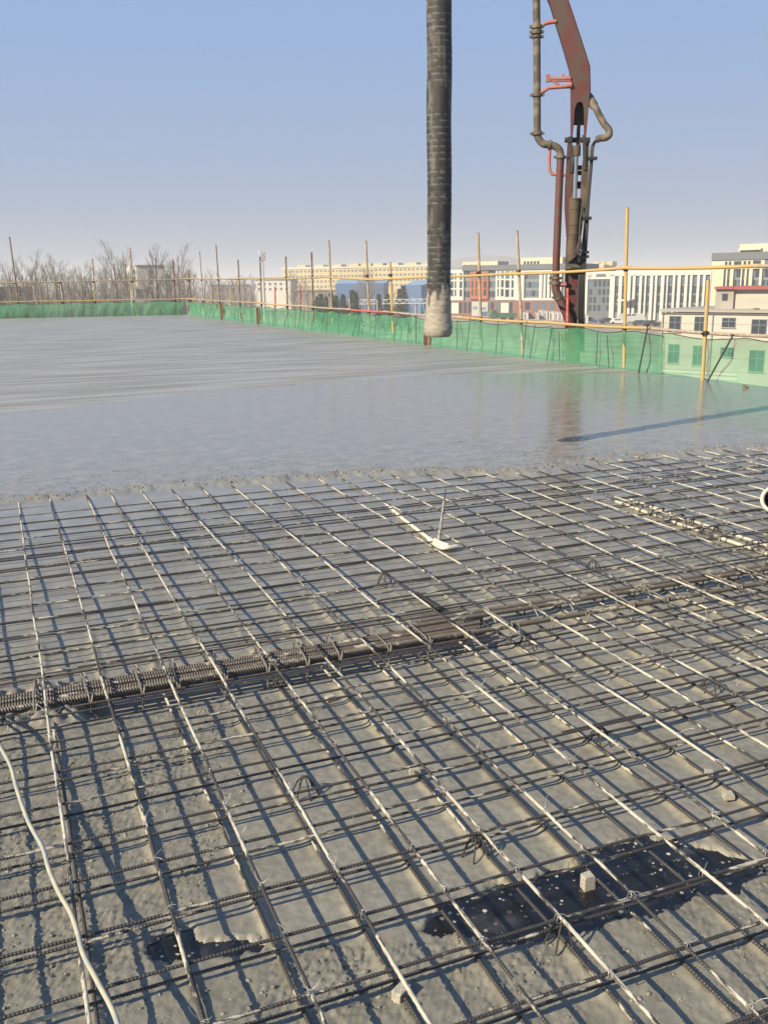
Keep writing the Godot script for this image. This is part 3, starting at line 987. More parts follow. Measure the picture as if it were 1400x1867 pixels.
	for i in edges.size() - 1:
		var p := onf(edges[i], 600, 0.0)
		var q := onf(edges[i + 1] + 6, 600, 0.0)
		p.y = 0
		q.y = 0
		net(p, q, 0.61, M.nets[[0, 0, 0, 0, 2, 1, 1][i]], "green debris net hung from the lower guard rail beside the slab" if i < 5 else "thin green debris net with the white house showing through", "green nets along the side" if i < 5 else "thin green nets before the house", i + 1, 0.09)
	for i in 4:
		var x0: float = [8.1, 5.2, 2.2, -0.6][i]
		var x1: float = [5.1, 2.1, -0.7, -6.5][i]
		net(P(far_a(x0), x0), P(far_a(x1), x1), 0.64, M.nets[i % 3], "green debris net closing the far end of the slab", "green nets across the far end", i + 11, 0.07)
	for q in [[18, 432, 34, 548, "tube_rust"], [111, 515, 119, 575, "tube_grey"], [169, 472, 174, 546, "tube_pale"], [238, 453, 246, 574, "tube_pale"], [316, 475, 321, 572, "tube_rust"], [344, 492, 348, 548, "tube_rust"]]:
		var lab := {18: "tall brown leaning pole at the far end in front of bare trees", 111: "short stout leaning post at the far end of the slab", 169: "pale pole at the far end between two bare trees", 238: "pale pole at the far end in front of the small white building", 316: "thin brown pole at the far end right of the small white building", 344: "brown corner pole where the two guard rails meet"}
		pole(onfar(q[0], q[1], 0.05), onfar(q[2], q[3], 0.05), -0.3, M[q[4]], 0.032 if q[0] != 111 else 0.045, lab[q[0]], "", "scaffold_pole", hr)
	for q in [[-160, 519, 60, 514.2], [40, 514.6, 210, 511.2], [195, 511.6, 356, 508.4]]:
		rail(onfar(q[0], q[1]), onfar(q[2], q[3]), M.tube_pale, "pale upper rail tube across the far end of the slab", "far upper rail tubes")
	for q in [[-160, 553.5, 90, 548.6], [70, 549.2, 250, 546], [235, 546.3, 356, 544.2]]:
		rail(onfar(q[0], q[1]), onfar(q[2], q[3]), M.tube_yellow, "yellowish lower rail tube across the far end of the slab", "far lower rail tubes")
	# dark rods leaning against the net
	var rods := []
	for q in [[115, 390, 105, 470], [150, 390, 135, 475], [165, 400, 150, 478], [200, 400, 170, 480], [245, 400, 235, 485], [305, 395, 285, 485], [320, 400, 308, 490], [345, 400, 335, 500], [388, 405, 382, 505], [475, 410, 475, 520], [505, 410, 500, 525], [578, 450, 560, 525], [625, 415, 618, 535], [650, 420, 640, 540], [672, 420, 660, 545], [712, 460, 710, 550], [780, 435, 762, 555], [797, 430, 793, 558], [857, 440, 855, 568], [965, 445, 930, 578], [968, 450, 967, 580], [1060, 455, 1050, 592], [1170, 480, 1155, 605], [1243, 455, 1228, 612], [1275, 470, 1275, 620]]:
		rods.append([330 + q[0] / 2.979, 420 + q[1] / 2.979, 330 + q[2] / 2.979, 420 + q[3] / 2.979])
	rods.append_array([[857, 579, 850, 641], [833, 584, 833, 638], [908, 586, 903, 648], [960, 585, 952, 654], [1006, 596, 995, 662], [975, 592, 965, 655], [1018, 604, 1020, 661], [1106, 612, 1110, 673], [1089, 605, 1086, 668]])
	for q in rods:
		var p := onf(q[0], q[1], -0.055)
		var w := onf(q[2], q[3], -0.10)
		var o := base("steel_rod", w)
		tag(o, "thin dark steel rod leaning against the green net", "rod", "dark rods leaning on the net")
		var s := ST()
		bar(s, Vector3(0, -0.03, 0), p - w, 0.007, 6)
		done(s, "shaft", M.rod, o)
		var s2 := ST()
		tube(s2, PackedVector3Array([Vector3(0, -0.035, 0), Vector3(0, 0.012, 0)]), PackedFloat32Array([0.022, 0.010]), 7)
		done(s2, "mortar_foot", M.block, o)
	var st := 0
	for q in [[1180, 596, 1163, 679], [1334, 614, 1288, 694]]:
		var p := onf(q[0], q[1], -0.06)
		var w := onf(q[2], q[3], -0.16)
		var o := base("steel_rod", w)
		tag(o, ["long dark rod tied to the rail left of the short yellow post", "long dark slanted rod right of the short yellow post, before the house"][st], "rod")
		st += 1
		var s := ST()
		bar(s, Vector3(0, -0.03, 0), p - w, 0.013, 8)
		done(s, "shaft", M.rod, o)
		var s2 := ST()
		tube(s2, PackedVector3Array([p - w + Vector3(0.02, 0.02, 0), p - w + Vector3(-0.02, 0.03, 0.01), p - w + Vector3(0.0, -0.03, 0.02)]), PackedFloat32Array([0.012]), 6)
		done(s2, "knot", M.rod, o)
	# rusty plate ends in the net
	var u := 0
	for q in [[403, 552, 405, 583], [472, 560, 471, 592], [776, 600, 776, 630]]:
		var p := onf(q[0], q[1], -0.05)
		var w := onf(q[2], q[3], -0.05)
		var o := base("rusty_strut", Vector3(w.x, -0.01, w.z))
		tag(o, ["rusty steel strut standing before the net near the far corner", "second rusty steel strut before the net near the far corner", "rusty steel strut before the net under the hanging hose"][u], "strut")
		u += 1
		var s := ST()
		var hh := p.y - 0.0
		box(s, Vector3(0, hh / 2, 0), Vector3(0.10, hh, 0.012), Basis(Vector3.UP, TURN))
		box(s, Vector3(0.0, hh / 2, 0) + Basis(Vector3.UP, TURN) * Vector3(0.046, 0, 0.05), Vector3(0.012, hh, 0.09), Basis(Vector3.UP, TURN))
		done(s, "angle_iron", M.rust, o)

# ---------- concrete pump ----------
const BD := 18.0
func bp(x: float, y: float, dz := 0.0) -> Vector3:
	return atd(x, y, BD + dz)
func bpoly(px: Array, x0: float, y0: float, k: float, dz := 0.0) -> PackedVector3Array:
	var out := PackedVector3Array()
	for i in range(0, px.size(), 2): out.append(bp(x0 + px[i] / k, y0 + px[i + 1] / k, dz))
	return out
func smooth(pts: PackedVector3Array, n := 5) -> PackedVector3Array:
	var c := Curve3D.new()
	for i in pts.size():
		var t := (pts[mini(i + 1, pts.size() - 1)] - pts[maxi(i - 1, 0)]) / 6.0
		c.add_point(pts[i], -t, t)
	var out := PackedVector3Array()
	for i in pts.size() - 1:
		for k in n: out.append(c.sample(i, float(k) / n))
	out.append(pts[pts.size() - 1])
	return out
func build_pump():
	var far := (atd(1045, 505, 1.0) - Vector3(0, EYE, 0))
	far.y = 0
	far = far.normalized()
	var o := base("pump_boom", Vector3.ZERO)
	tag(o, "red articulated boom of a concrete pump standing beyond the guard rail", "pump boom")
	var A := [940.0, 0.0, 5.8333]
	var B := [940.0, 220.0, 4.6667]
	# upper arm: closed box section, forked at its lower end
	var s := ST()
	prism(s, bpoly([-2480, -6600, 355, 0, 430, 250, 500, 480, 560, 690, 578, 830, 580, 1150, 580, 1450, 600, 1450, 628, 1150, 650, 1092, 680, 1080, 708, 1092, 722, 1150, 728, 1450, 747, 1450, 770, 1200, 785, 960, 780, 700, 690, 420, 550, 0, -2120, -6600], A[0], A[1], A[2]), far * 0.46)
	var up := done(s, "upper_arm", M.boom_red, o)
	s = ST()
	for q in [[545, 225, 22], [668, 635, 12]]:
		bar(s, bp(A[0] + q[0] / A[2], A[1] + q[1] / A[2], -0.004), bp(A[0] + q[0] / A[2], A[1] + q[1] / A[2], 0.05), q[2] / A[2] / F * 18.3, 10)
	done(s, "pin_hole", M.black, up)
	s = ST()
	prism(s, bpoly([630, 1095, 720, 1095, 722, 1330, 612, 1330], A[0], A[1], A[2], 0.25), far * 0.03)
	done(s, "fork_web", M.black, up)
	# right edge flange of the upper arm
	s = ST()
	prism(s, bpoly([550, 0, 690, 420, 780, 700, 786, 960, 796, 960, 790, 700, 702, 420, 562, 0], A[0], A[1], A[2], 0.02), far * 0.42)
	done(s, "edge_flange", M.boom_red, up)
	# link between the arms
	s = ST()
	prism(s, bpoly([652, 1300, 690, 1300, 684, 1400, 690, 1560, 640, 1560, 645, 1400], A[0], A[1], A[2], 0.14), far * 0.16)
	done(s, "link", M.boom_mud, o)
	# lower arm: two side plates, closed below
	s = ST()
	prism(s, bpoly([440, 145, 470, 150, 482, 300, 486, 480, 470, 660, 470, 1000, 440, 1050, 428, 990, 412, 740, 416, 560, 424, 440], B[0], B[1], B[2]), far * 0.48)
	var la := done(s, "side_plate", M.boom_red, o)
	s = ST()
	prism(s, bpoly([600, 150, 625, 150, 618, 440, 600, 700, 562, 940, 545, 1060, 520, 1060, 545, 700, 560, 400, 575, 300], B[0], B[1], B[2]), far * 0.48)
	done(s, "side_plate", M.boom_mud, o)
	s = ST()
	prism(s, bpoly([430, 1000, 552, 1000, 532, 1300, 522, 1560, 520, 2600, 420, 2600, 416, 1560, 420, 1240], B[0], B[1], B[2], 0.16), far * 0.32)
	done(s, "lower_section", M.boom_red, o)
	var foot := bp(1041, 790, 0.3)
	s = ST()
	box(s, Vector3(foot.x, (foot.y + GROUND) / 2, foot.z), Vector3(0.7, absf(GROUND - foot.y), 0.7))
	box(s, Vector3(foot.x, GROUND + 0.4, foot.z), Vector3(2.2, 0.8, 2.2))
	done(s, "pedestal", M.boom_red, o)
	s = ST()
	for q in [[455, 150, 22], [590, 160, 22]]:
		bar(s, bp(B[0] + q[0] / B[2], B[1] + (q[1] + 10) / B[2], -0.05), bp(B[0] + q[0] / B[2], B[1] + (q[1] + 10) / B[2], 0.55), 0.05, 10)
	bar(s, bp(B[0] + 415 / B[2], B[1] + 165 / B[2], 0.2), bp(B[0] + 632 / B[2], B[1] + 165 / B[2], 0.2), 0.045, 10)
	done(s, "pivot_pin", M.black, o)
	s = ST()
	for q in [[450, 300, 482, 440], [566, 250, 596, 420]]:
		prism(s, bpoly([q[0], q[1] - 130, q[2], q[1] - 130, q[2] + 2, q[3], q[0] + 6, q[3]], B[0], B[1], B[2], -0.03), far * 0.03)
	done(s, "cheek_plate", M.black, o)
	# hydraulic ram
	s = ST()
	bar(s, bp(B[0] + 490 / B[2], B[1] + 1010 / B[2], 0.02), bp(B[0] + 498 / B[2], B[1] + 668 / B[2], 0.02), 46.0 / B[2] / F * 18.3, 18)
	bar(s, bp(B[0] + 470 / B[2], B[1] + 1260 / B[2], 0.04), bp(B[0] + 490 / B[2], B[1] + 1010 / B[2], 0.02), 48.0 / B[2] / F * 18.3, 18)
	for q in [[668, 48], [750, 47.5], [885, 47.5], [965, 48.5]]:
		var c := lerpf(498, 490, (q[0] - 668.0) / 342.0)
		bar(s, bp(B[0] + c / B[2], B[1] + (q[0] - 6) / B[2], 0.02), bp(B[0] + c / B[2], B[1] + (q[0] + 6) / B[2], 0.02), (q[1] + 2.0) / B[2] / F * 18.3, 18)
	var ram := done(s, "ram_cylinder", M.boom_mud, o)
	s = ST()
	bar(s, bp(B[0] + 497 / B[2], B[1] + 680 / B[2], 0.04), bp(B[0] + 510 / B[2], B[1] + 290 / B[2], 0.04), 20.0 / B[2] / F * 18.3, 14)
	done(s, "piston_rod", M.chrome, ram)
	s = ST()
	bar(s, bp(B[0] + 512 / B[2], B[1] + 300 / B[2], 0.04), bp(B[0] + 514 / B[2], B[1] + 215 / B[2], 0.04), 34.0 / B[2] / F * 18.3, 14)
	done(s, "rod_eye", M.boom_mud, ram)
	s = ST()
	for y in [400, 445, 548]:
		box(s, bp(B[0] + 546 / B[2], B[1] + y / B[2], 0.3), Vector3(0.09, 0.07 if y != 548 else 0.12, 0.1))
	done(s, "bracket", M.black, o)
	# conveying pipe
	var R := 0.064
	s = ST()
	tube(s, smooth(PackedVector3Array([bp(962, -620), bp(972, -300), bp(977.5, 0), bp(978.5, 120), bp(979, 238)])), PackedFloat32Array([R]), 14)
	var p1 := done(s, "delivery_pipe", M.pipe_grey, o)
	s = ST()
	tube(s, smooth(PackedVector3Array([bp(979, 238), bp(981, 252), bp(990, 262), bp(1001, 264), bp(1012, 267), bp(1020, 275), bp(1022, 290)])), PackedFloat32Array([R * 1.02]), 14)
	done(s, "delivery_pipe", M.pipe_grey, o)
	s = ST()
	tube(s, smooth(PackedVector3Array([bp(1021.5, 290), bp(1019.5, 330), bp(1015, 440), bp(1012.5, 508)])), PackedFloat32Array([R * 1.04]), 14)
	done(s, "delivery_pipe", M.pipe_red, o)
	s = ST()
	tube(s, smooth(PackedVector3Array([bp(1012.5, 508), bp(1013, 528), bp(1018, 541), bp(1025, 556), bp(1036, 582), bp(1046, 612, 0.1), bp(1050, 660, 0.2)])), PackedFloat32Array([R * 1.1, R * 1.1, R * 1.1, R * 1.1, R * 1.2, R * 1.2, R * 1.2]), 14)
	done(s, "delivery_pipe", M.pipe_red, o)
	for q in [[978, 46, 978, 52], [978, 55, 978, 62], [978, 66, 978, 69], [979, 171, 979, 176], [978.6, 241, 979.4, 246], [1001, 256, 1002.5, 272], [1022, 284, 1021.6, 289], [1013.6, 505, 1013, 509], [1012.6, 513, 1012.6, 519], [1015, 538, 1021, 543]]:
		s = ST()
		var a := bp(q[0], q[1])
		var b := bp(q[2], q[3])
		if q[0] == 1001:
			a = bp(1000, 264)
			b = bp(1004, 264.5)
		elif q[0] == 1015:
			a = bp(1017, 540)
			b = bp(1019, 545)
		tube(s, PackedVector3Array([a, b]), PackedFloat32Array([R * 1.42]), 14)
		box(s, (a + b) / 2 + Vector3(-R * 1.5, 0, 0.02), Vector3(0.06, 0.04, 0.06))
		box(s, (a + b) / 2 + Vector3(R * 1.5, 0, 0.02), Vector3(0.05, 0.04, 0.06))
		done(s, "pipe_clamp", M.pipe_grey, o)
	# brackets
	s = ST()
	tube(s, PackedVector3Array([bp(986, 47), bp(996, 42), bp(1014, 39)]), PackedFloat32Array([0.035]), 6)
	done(s, "pipe_bracket", M.pink, o)
	s = ST()
	tube(s, PackedVector3Array([bp(985, 170), bp(1000, 160.5), bp(1028, 158), bp(1042, 155)]), PackedFloat32Array([0.038, 0.03, 0.035, 0.06]), 6)
	done(s, "pipe_bracket", M.pink, o)
	s = ST()
	bar(s, bp(997, 144), bp(1040, 143), 0.035, 6)
	bar(s, bp(997, 147.5), bp(1040, 147), 0.022, 6)
	bar(s, bp(1006, 147), bp(1019, 155), 0.022, 6)
	bar(s, bp(1025, 136, 0.02), bp(1024, 143), 0.025, 6)
	box(s, bp(998.5, 143), Vector3(0.06, 0.12, 0.08))
	done(s, "pipe_bracket", M.pink, o)
	s = ST()
	tube(s, smooth(PackedVector3Array([bp(1002, 270), bp(1001, 290), bp(1001.5, 308), bp(1006, 317), bp(1016, 318.5), bp(1030, 319)])), PackedFloat32Array([0.028]), 8)
	done(s, "pipe_bracket", M.pink, o)
	s = ST()
	bar(s, bp(1014, 519), bp(1032, 519), 0.04, 8)
	done(s, "pipe_bracket", M.pink, o)
	# hydraulic hoses
	s = ST()
	tube(s, smooth(PackedVector3Array([bp(1072, 172, 0.2), bp(1078, 186, 0.1), bp(1086, 198), bp(1093, 212), bp(1101, 226), bp(1109, 236), bp(1110, 246), bp(1103, 251), bp(1094, 252), bp(1086, 255)])), PackedFloat32Array([0.05, 0.06, 0.07, 0.075, 0.075, 0.08, 0.085, 0.08, 0.075, 0.06, 0.06]), 10)
	done(s, "hose_sleeve", M.pipe_grey, o)
	for i in 4:
		var dx := i * 3.1 - 4.0
		s = ST()
		tube(s, smooth(PackedVector3Array([bp(1090, 253, 0.02 * i), bp(1084 + dx * 0.3, 258, 0.02 * i), bp(1079 + dx * 0.4, 270), bp(1077 + dx * 0.35, 300), bp(1071 + dx * 0.4, 370), bp(1067 + dx * 0.7 , 420), bp(1062 + dx * 0.9, 480), bp(1059 + dx, 540), bp(1058 + dx, 640, 0.2)])), PackedFloat32Array([0.017]), 6)
		done(s, "hydraulic_hose", M.black, o)
	s = ST()
	for q in [[1079, 289], [1069, 398], [1064, 460], [1064, 468]]:
		box(s, bp(q[0], q[1], -0.03), Vector3(0.16, 0.05, 0.12))
	done(s, "hose_clamp", M.black, o)
	for i in 5:
		s = ST()
		var pts := PackedVector3Array()
		var x: float = [1058, 1054, 1050, 1060, 1046][i]
		pts = smooth(PackedVector3Array([bp(1061 - i, 375 + 16 * i, -0.05), bp(1056, 420 + 8 * i, -0.12), bp(x, 450 + 3 * i, -0.16), bp(1044 + 2 * i, 472 - 2 * i, -0.14), bp(1036 + 3 * i, 480, -0.06), bp(1048 + 3 * i, 490, -0.1), bp(1056, 500, 0.0)]))
		tube(s, pts, PackedFloat32Array([0.016]), 6)
		done(s, "hydraulic_hose", M.black, o)
	s = ST()
	prism(s, bpoly([425, 1130, 545, 1130, 560, 1240, 540, 1290, 420, 1280], B[0], B[1], B[2], -0.01), far * 0.1)
	done(s, "valve_block", M.black, o)
	# tip arm, above the frame, that carries the hose
	var knee := bp(545, -1131.0)
	knee = (up.mesh.get_aabb().position + up.mesh.get_aabb().size * Vector3(0, 1, 1)) * 0 + bp(546, -1131)
	var tipp := Vector3(0.46, 9.2, -7.12)
	s = ST()
	tube(s, PackedVector3Array([knee + Vector3(0, -0.2, 0), tipp + Vector3(0, 0.2, 0)]), PackedFloat32Array([0.24, 0.15]), 4)
	done(s, "tip_arm", M.boom_red, o)

	# rubber end hose
	var h := base("delivery_hose", Vector3.ZERO)
	tag(h, "black rubber concrete delivery hose hanging down, its end caked in cement", "hose")
	var top := tipp
	var tip := atd(798.5, 614, 7.15)
	var rings := int((top.y - tip.y) / 0.0085)
	var sides := 30
	var vs := PackedVector3Array()
	var cs := PackedColorArray()
	var ix := PackedInt32Array()
	for i in rings + 1:
		var t := float(i) / rings
		var y := lerpf(tip.y, top.y, t)
		var hy := y - tip.y
		var c := tip.lerp(top, t)
		c.x += 0.014 * N1.get_noise_2d(hy * 0.5, 3.0) * smoothstep(0.0, 1.0, hy)
		var ringp := fposmod(hy, 0.043) / 0.043
		var rb := 0.088
		for k in sides:
			var an := TAU * k / sides
			var cx := cos(an)
			var sx := sin(an)
			var r := rb + 0.0026 * N1.get_noise_3d(cx * 1.5, hy * 2.0, sx * 1.5)
			var col := Color(0.022, 0.022, 0.023) * (1.0 + 0.5 * N2.get_noise_3d(cx * 3.0, hy * 6.0, sx * 3.0))
			var groove := 1.0 if ringp < 0.16 else 0.0
			r -= 0.0018 * groove
			var w := N1.get_noise_3d(cx * 1.2, hy * 1.1 + 7.0, sx * 1.2) + 0.6 * N2.get_noise_3d(cx * 5.0, hy * 9.0, sx * 5.0) + 0.10 * smoothstep(1.2, 2.6, hy)
			if w > 0.16: col = col.lerp(Color(0.125, 0.12, 0.105), clampf((w - 0.16) * 2.4, 0, 0.6))
			if groove > 0 and N2.get_noise_3d(cx * 2.0, floorf(hy / 0.043) * 1.7, sx * 2.0) > 0.0: col = col.lerp(Color(0.13, 0.125, 0.11), 0.7)
			var vert := fposmod(an * 7.0 / TAU + 0.5 * fmod(floorf(hy / 0.043), 2.0), 1.0)
			if vert < 0.035 and N1.get_noise_2d(floorf(hy / 0.043) * 3.3, floorf(an * 7.0 / TAU) * 5.0) > 0.15: col = col.lerp(Color(0.13, 0.125, 0.11), 0.6)
			var crust := 0.33 + 0.16 * N1.get_noise_3d(cx * 1.6, 2.0, sx * 1.6) + 0.07 * N2.get_noise_3d(cx * 6.0, hy * 9.0, sx * 6.0)
			if hy < crust:
				var f := clampf((crust - hy) * 9.0, 0, 1)
				r += f * (0.008 + 0.004 * N2.get_noise_3d(cx * 9.0, hy * 40.0, sx * 9.0) + 0.003 * N2.get_noise_3d(cx * 22.0, hy * 110.0, sx * 22.0)) + 0.012 * exp(-pow((hy - 0.05) / 0.07, 2.0))
				col = col.lerp(Color(0.27, 0.25, 0.21) * (0.88 + 0.25 * N2.get_noise_3d(cx * 8.0, hy * 30.0, sx * 8.0)), clampf((crust - hy) * 30.0, 0, 1))
			if hy < 0.035: r *= 0.86 + 0.14 * sqrt(hy / 0.035)
			vs.append(c + Vector3(cx * r, 0, sx * r))
			cs.append(col)
	for i in rings:
		for k in sides:
			var k2 := (k + 1) % sides
			ix.append_array([i * sides + k, i * sides + k2, (i + 1) * sides + k2, i * sides + k, (i + 1) * sides + k2, (i + 1) * sides + k])
	var arr := []
	arr.resize(Mesh.ARRAY_MAX)
	arr[Mesh.ARRAY_VERTEX] = vs
	arr[Mesh.ARRAY_COLOR] = cs
	arr[Mesh.ARRAY_INDEX] = ix
	var am := ArrayMesh.new()
	am.add_surface_from_arrays(Mesh.PRIMITIVE_TRIANGLES, arr)
	var st := SurfaceTool.new()
	st.create_from(am, 0)
	st.generate_normals()
	done(st, "rubber_tube", M.rubber, h)
	s = ST()
	for k in sides:
		var v0 := vs[k]
		var v1 := vs[(k + 1) % sides]
		for v in [tip + Vector3(0, 0.02, 0), v1, v0]:
			s.set_color(Color(0.25, 0.23, 0.19))
			s.set_normal(Vector3.DOWN)
			s.add_vertex(v)
	done(s, "mouth", M.rubber, h)

# ---------- small things on the mat ----------
func build_small():
	# pale vibrator cable
	var pts := PackedVector3Array()
	for q in [[-40, 1290], [0, 1360], [20, 1397], [31, 1437], [52, 1497], [78, 1545], [90, 1585], [108, 1627], [129, 1664], [142, 1700], [152, 1738], [176, 1785], [206, 1842], [222, 1890], [240, 1960]]: pts.append(onh(q[0], q[1], 0.012))
	var s := ST()
	tube(s, smooth(pts, 7), PackedFloat32Array([0.0056]), 10)
	tag(done(s, "cable", dirty(Color(0.3696, 0.3388, 0.22), Color(0.2552, 0.2728, 0.2508), 0.55, 3.0, 0.38, 0.62, 81)), "pale yellowish cable snaking over the rebars along a lengthwise bar", "cable")
	# mortar spacer blocks
	var i := 0
	for q in [[1075, 1626, 0.031, 0.048, 0.4, -0.105, "upright mortar block standing on the black spattered formwork"], [740, 1820, 0.042, 0.026, 0.9, -0.088, "mortar block lying under crosswise rebars in the roughest slurry"], [757, 1411, 0.034, 0.022, 0.2, -0.083, "mortar block wedged under a crossing of two crusted rebars"], [1298, 1414, 0.028, 0.020, 1.3, -0.083, "small mortar block lying free on smooth slurry between bars"], [1330, 1456, 0.030, 0.018, 0.1, -0.075, "crumbling mortar block held under a dark crosswise rebar"], [605, 1276, 0.036, 0.018, 0.6, -0.083, "flat mortar block half sunk in smooth slurry before the beam"]]:
		var v := onh(q[0], q[1], q[5])
		var o := base("spacer_block", Vector3(v.x, q[5] - 0.006, v.z), q[4])
		s = ST()
		var w: float = q[2]
		var h: float = q[3]
		var poly := PackedVector3Array([Vector3(-w / 2, 0, 0), Vector3(w / 2, 0.001, 0), Vector3(w * 0.46, h * 0.94, 0), Vector3(w * 0.36, h, 0), Vector3(-w * 0.42, h * 0.97, 0), Vector3(-w * 0.48, h * 0.9, 0)])
		prism(s, poly, Vector3(0.002, 0, -0.024))
		done(s, "block", M.block, o)
		tag(o, q[6], "spacer")
		i += 1
	# bent wire chairs that hold the layers apart
	var cs := ST()
	for k in 3:
		var an := k * PI / 3 + 0.3
		var d := Vector3(cos(an), 0, sin(an))
		var arc := PackedVector3Array()
		for j in 9:
			var t := j / 8.0 * 2 - 1
			arc.append(d * 0.036 * t * (1.0 + 0.18 * t * t) + Vector3(0, 0.062 * (1.0 - pow(absf(t), 2.4)), 0))
		tube(cs, arc, PackedFloat32Array([0.0026]), 6)
	var cm := cs.commit()
	var spots := [[1092, 1352], [702, 1073], [960, 1180], [510, 1248], [1080, 1045], [1293, 1258], [556, 1445], [870, 1555], [1025, 1720]]
	for q in spots:
		var v := onh(q[0], q[1], -0.085)
		var o := mi("wire_chair", cm, M.darkwire)
		var va := ab(v)
		o.position = Vector3(v.x, maxf(hgt(va.x, va.y), -0.118) - 0.003, v.z)
		o.rotation.y = rng.randf() * 3.0
		tag(o, "black bent-wire chair propping up the upper bars", "rebar chair", "wire chairs under the upper bars")
	# white conduit with elbow, and a taped upright
	var white := dirty(Color(0.44, 0.4048, 0.3168), Color(0.4928, 0.4796, 0.4312), 0.45, 3.0, 0.4, 0.6, 83)
	var o := base("conduit", Vector3.ZERO)
	tag(o, "white plastic conduit lying on the slurry and bending at its near end", "conduit")
	s = ST()
	tube(s, smooth(PackedVector3Array([onh(700, 915, -0.034), onh(730, 942, -0.032), onh(760, 965, -0.032), onh(786, 985, -0.032)])), PackedFloat32Array([0.011]), 10)
	done(s, "pipe", white, o)
	s = ST()
	tube(s, smooth(PackedVector3Array([onh(783, 983, -0.030), onh(797, 994, -0.030), onh(812, 999, -0.030), onh(832, 997, -0.034)])), PackedFloat32Array([0.016, 0.016, 0.016, 0.015]), 10)
	tube(s, smooth(PackedVector3Array([onh(793, 984, -0.016), onh(804, 990, -0.018), onh(818, 995, -0.022)])), PackedFloat32Array([0.011]), 8)
	done(s, "elbow", white, o)
	var foot := onh(800, 984, -0.04)
	o = base("taped_conduit", foot)
	tag(o, "grey taped conduit sticking up at a slant from the white conduit's elbow", "conduit")
	var tp := Vector3(0, EYE, 0) + ray(812, 892) * ((foot.z) / ray(812, 892).z)
	s = ST()
	var d2 := tp - foot
	tube(s, smooth(PackedVector3Array([Vector3.ZERO, d2 * 0.12, d2 * 0.3, d2 * 0.45, d2 * 0.6, d2 * 0.75, d2 * 0.79])), PackedFloat32Array([0.008, 0.0095, 0.010, 0.0108, 0.0098, 0.0104, 0.0088, 0.0095, 0.0100, 0.0092, 0.0090, 0.0096, 0.0085, 0.007]), 10)
	done(s, "wrapped_tube", dirty(Color(0.132, 0.1364, 0.1452), Color(0.3168, 0.3168, 0.308), 0.4, 9.0, 0.42, 0.58, 84), o)
	s = ST()
	tube(s, smooth(PackedVector3Array([d2 * 0.77, d2 * 0.88 + Vector3(0.002, 0, 0), d2])), PackedFloat32Array([0.008, 0.006, 0.0045, 0.003]), 8)
	done(s, "tape_tail", M.rod, o)
	# black corrugated stubs by the beam
	var k2 := 0
	for q in [[758, 1083, 803, 1112, -0.045], [818, 1122, 862, 1152, -0.055]]:
		var a := onh(q[0], q[1], q[4])
		var b := onh(q[2], q[3], q[4])
		s = ST()
		var pp := PackedVector3Array()
		var rr := PackedFloat32Array()
		for j in 61:
			pp.append(a.lerp(b, j / 60.0) - a)
			rr.append(0.0125 if j % 4 < 2 else 0.0150)
		tube(s, pp, rr, 10)
		var oo := done(s, "corrugated_pipe", M.darkwire)
		oo.position = a
		tag(oo, ["black corrugated pipe stub lying just behind the beam bars", "black corrugated pipe stub lying across the front of the beam"][k2], "pipe")
		k2 += 1
	# orange edges of plywood offcuts at the edge of the slurry
	k2 = 0
	for q in [[1025, 1722, 0.13, -0.108, "orange raw-edged plywood strip below a wire chair at the formwork's edge"], [1305, 1638, 0.09, -0.108, "orange raw-edged plywood strip peeping from the slurry edge"], [1280, 1572, 0.05, -0.113, "small yellow wood chip on the black formwork"]]:
		var v := onh(q[0], q[1], q[3])
		s = ST()
		var L: float = q[2]
		prism(s, PackedVector3Array([Vector3(-L / 2, 0, 0), Vector3(L / 2, 0, 0.004), Vector3(L * 0.48, 0.012, 0.003), Vector3(-L * 0.46, 0.011, 0)]), Vector3(0.004, 0, -0.016))
		var oo := done(s, "plywood_strip", M.ply)
		oo.position = Vector3(v.x, -0.118, v.z)
		oo.rotation.y = TURN + [0.06, 0.1, -0.5][k2]
		tag(oo, q[4], "wood")
		k2 += 1
	# bucket tipped on its side at the right-hand edge
	var c := atd(1414, 911, 5.75)
	o = base("bucket", c)
	o.basis = Basis(Vector3.UP, -0.35) * Basis(Vector3.RIGHT, 1.05)
	tag(o, "small black bucket with a pale rim tipped on its side on the rebars", "bucket")
	s = ST()
	var ring := PackedVector3Array()
	for j in 33: ring.append(Vector3(cos(TAU * j / 32.0) * 0.076, 0.0, sin(TAU * j / 32.0) * 0.076))
	tube(s, ring, PackedFloat32Array([0.012]), 10, Color.WHITE, false)
	done(s, "rim", dirty(Color(0.352, 0.3388, 0.2816), Color(0.4224, 0.4048, 0.3608), 0.6, 6.0), o)
	s = ST()
	var prof := [[0.055, -0.15], [0.074, -0.03], [0.080, 0.0], [0.074, 0.0], [0.068, -0.03], [0.050, -0.14], [0.0, -0.14]]
	for j in 32:
		for q in prof.size() - 1:
			var v := []
			for t in [[j, q], [j + 1, q], [j + 1, q + 1], [j, q], [j + 1, q + 1], [j, q + 1]]:
				var an: float = TAU * t[0] / 32.0
				v.append(Vector3(cos(an) * prof[t[1]][0], prof[t[1]][1], sin(an) * prof[t[1]][0]))
			for w in v: s.add_vertex(w)
	s.index()
	s.generate_normals()
	done(s, "bowl", M.black, o)
	# loose stub and pebble on the pour
	var st := onh(1361, 706, 0.02)
	s = ST()
	prism(s, PackedVector3Array([Vector3(-0.05, 0, 0), Vector3(0.035, 0.0, 0), Vector3(0.02, 0.025, 0.01), Vector3(-0.045, 0.055, 0.0)]), Vector3(0, 0, -0.02))
	var so := done(s, "timber_chip", M.tube_rust)
	so.position = Vector3(st.x, 0.0, st.z)
	tag(so, "brown timber chip lying at the slab's edge before the house", "wood")

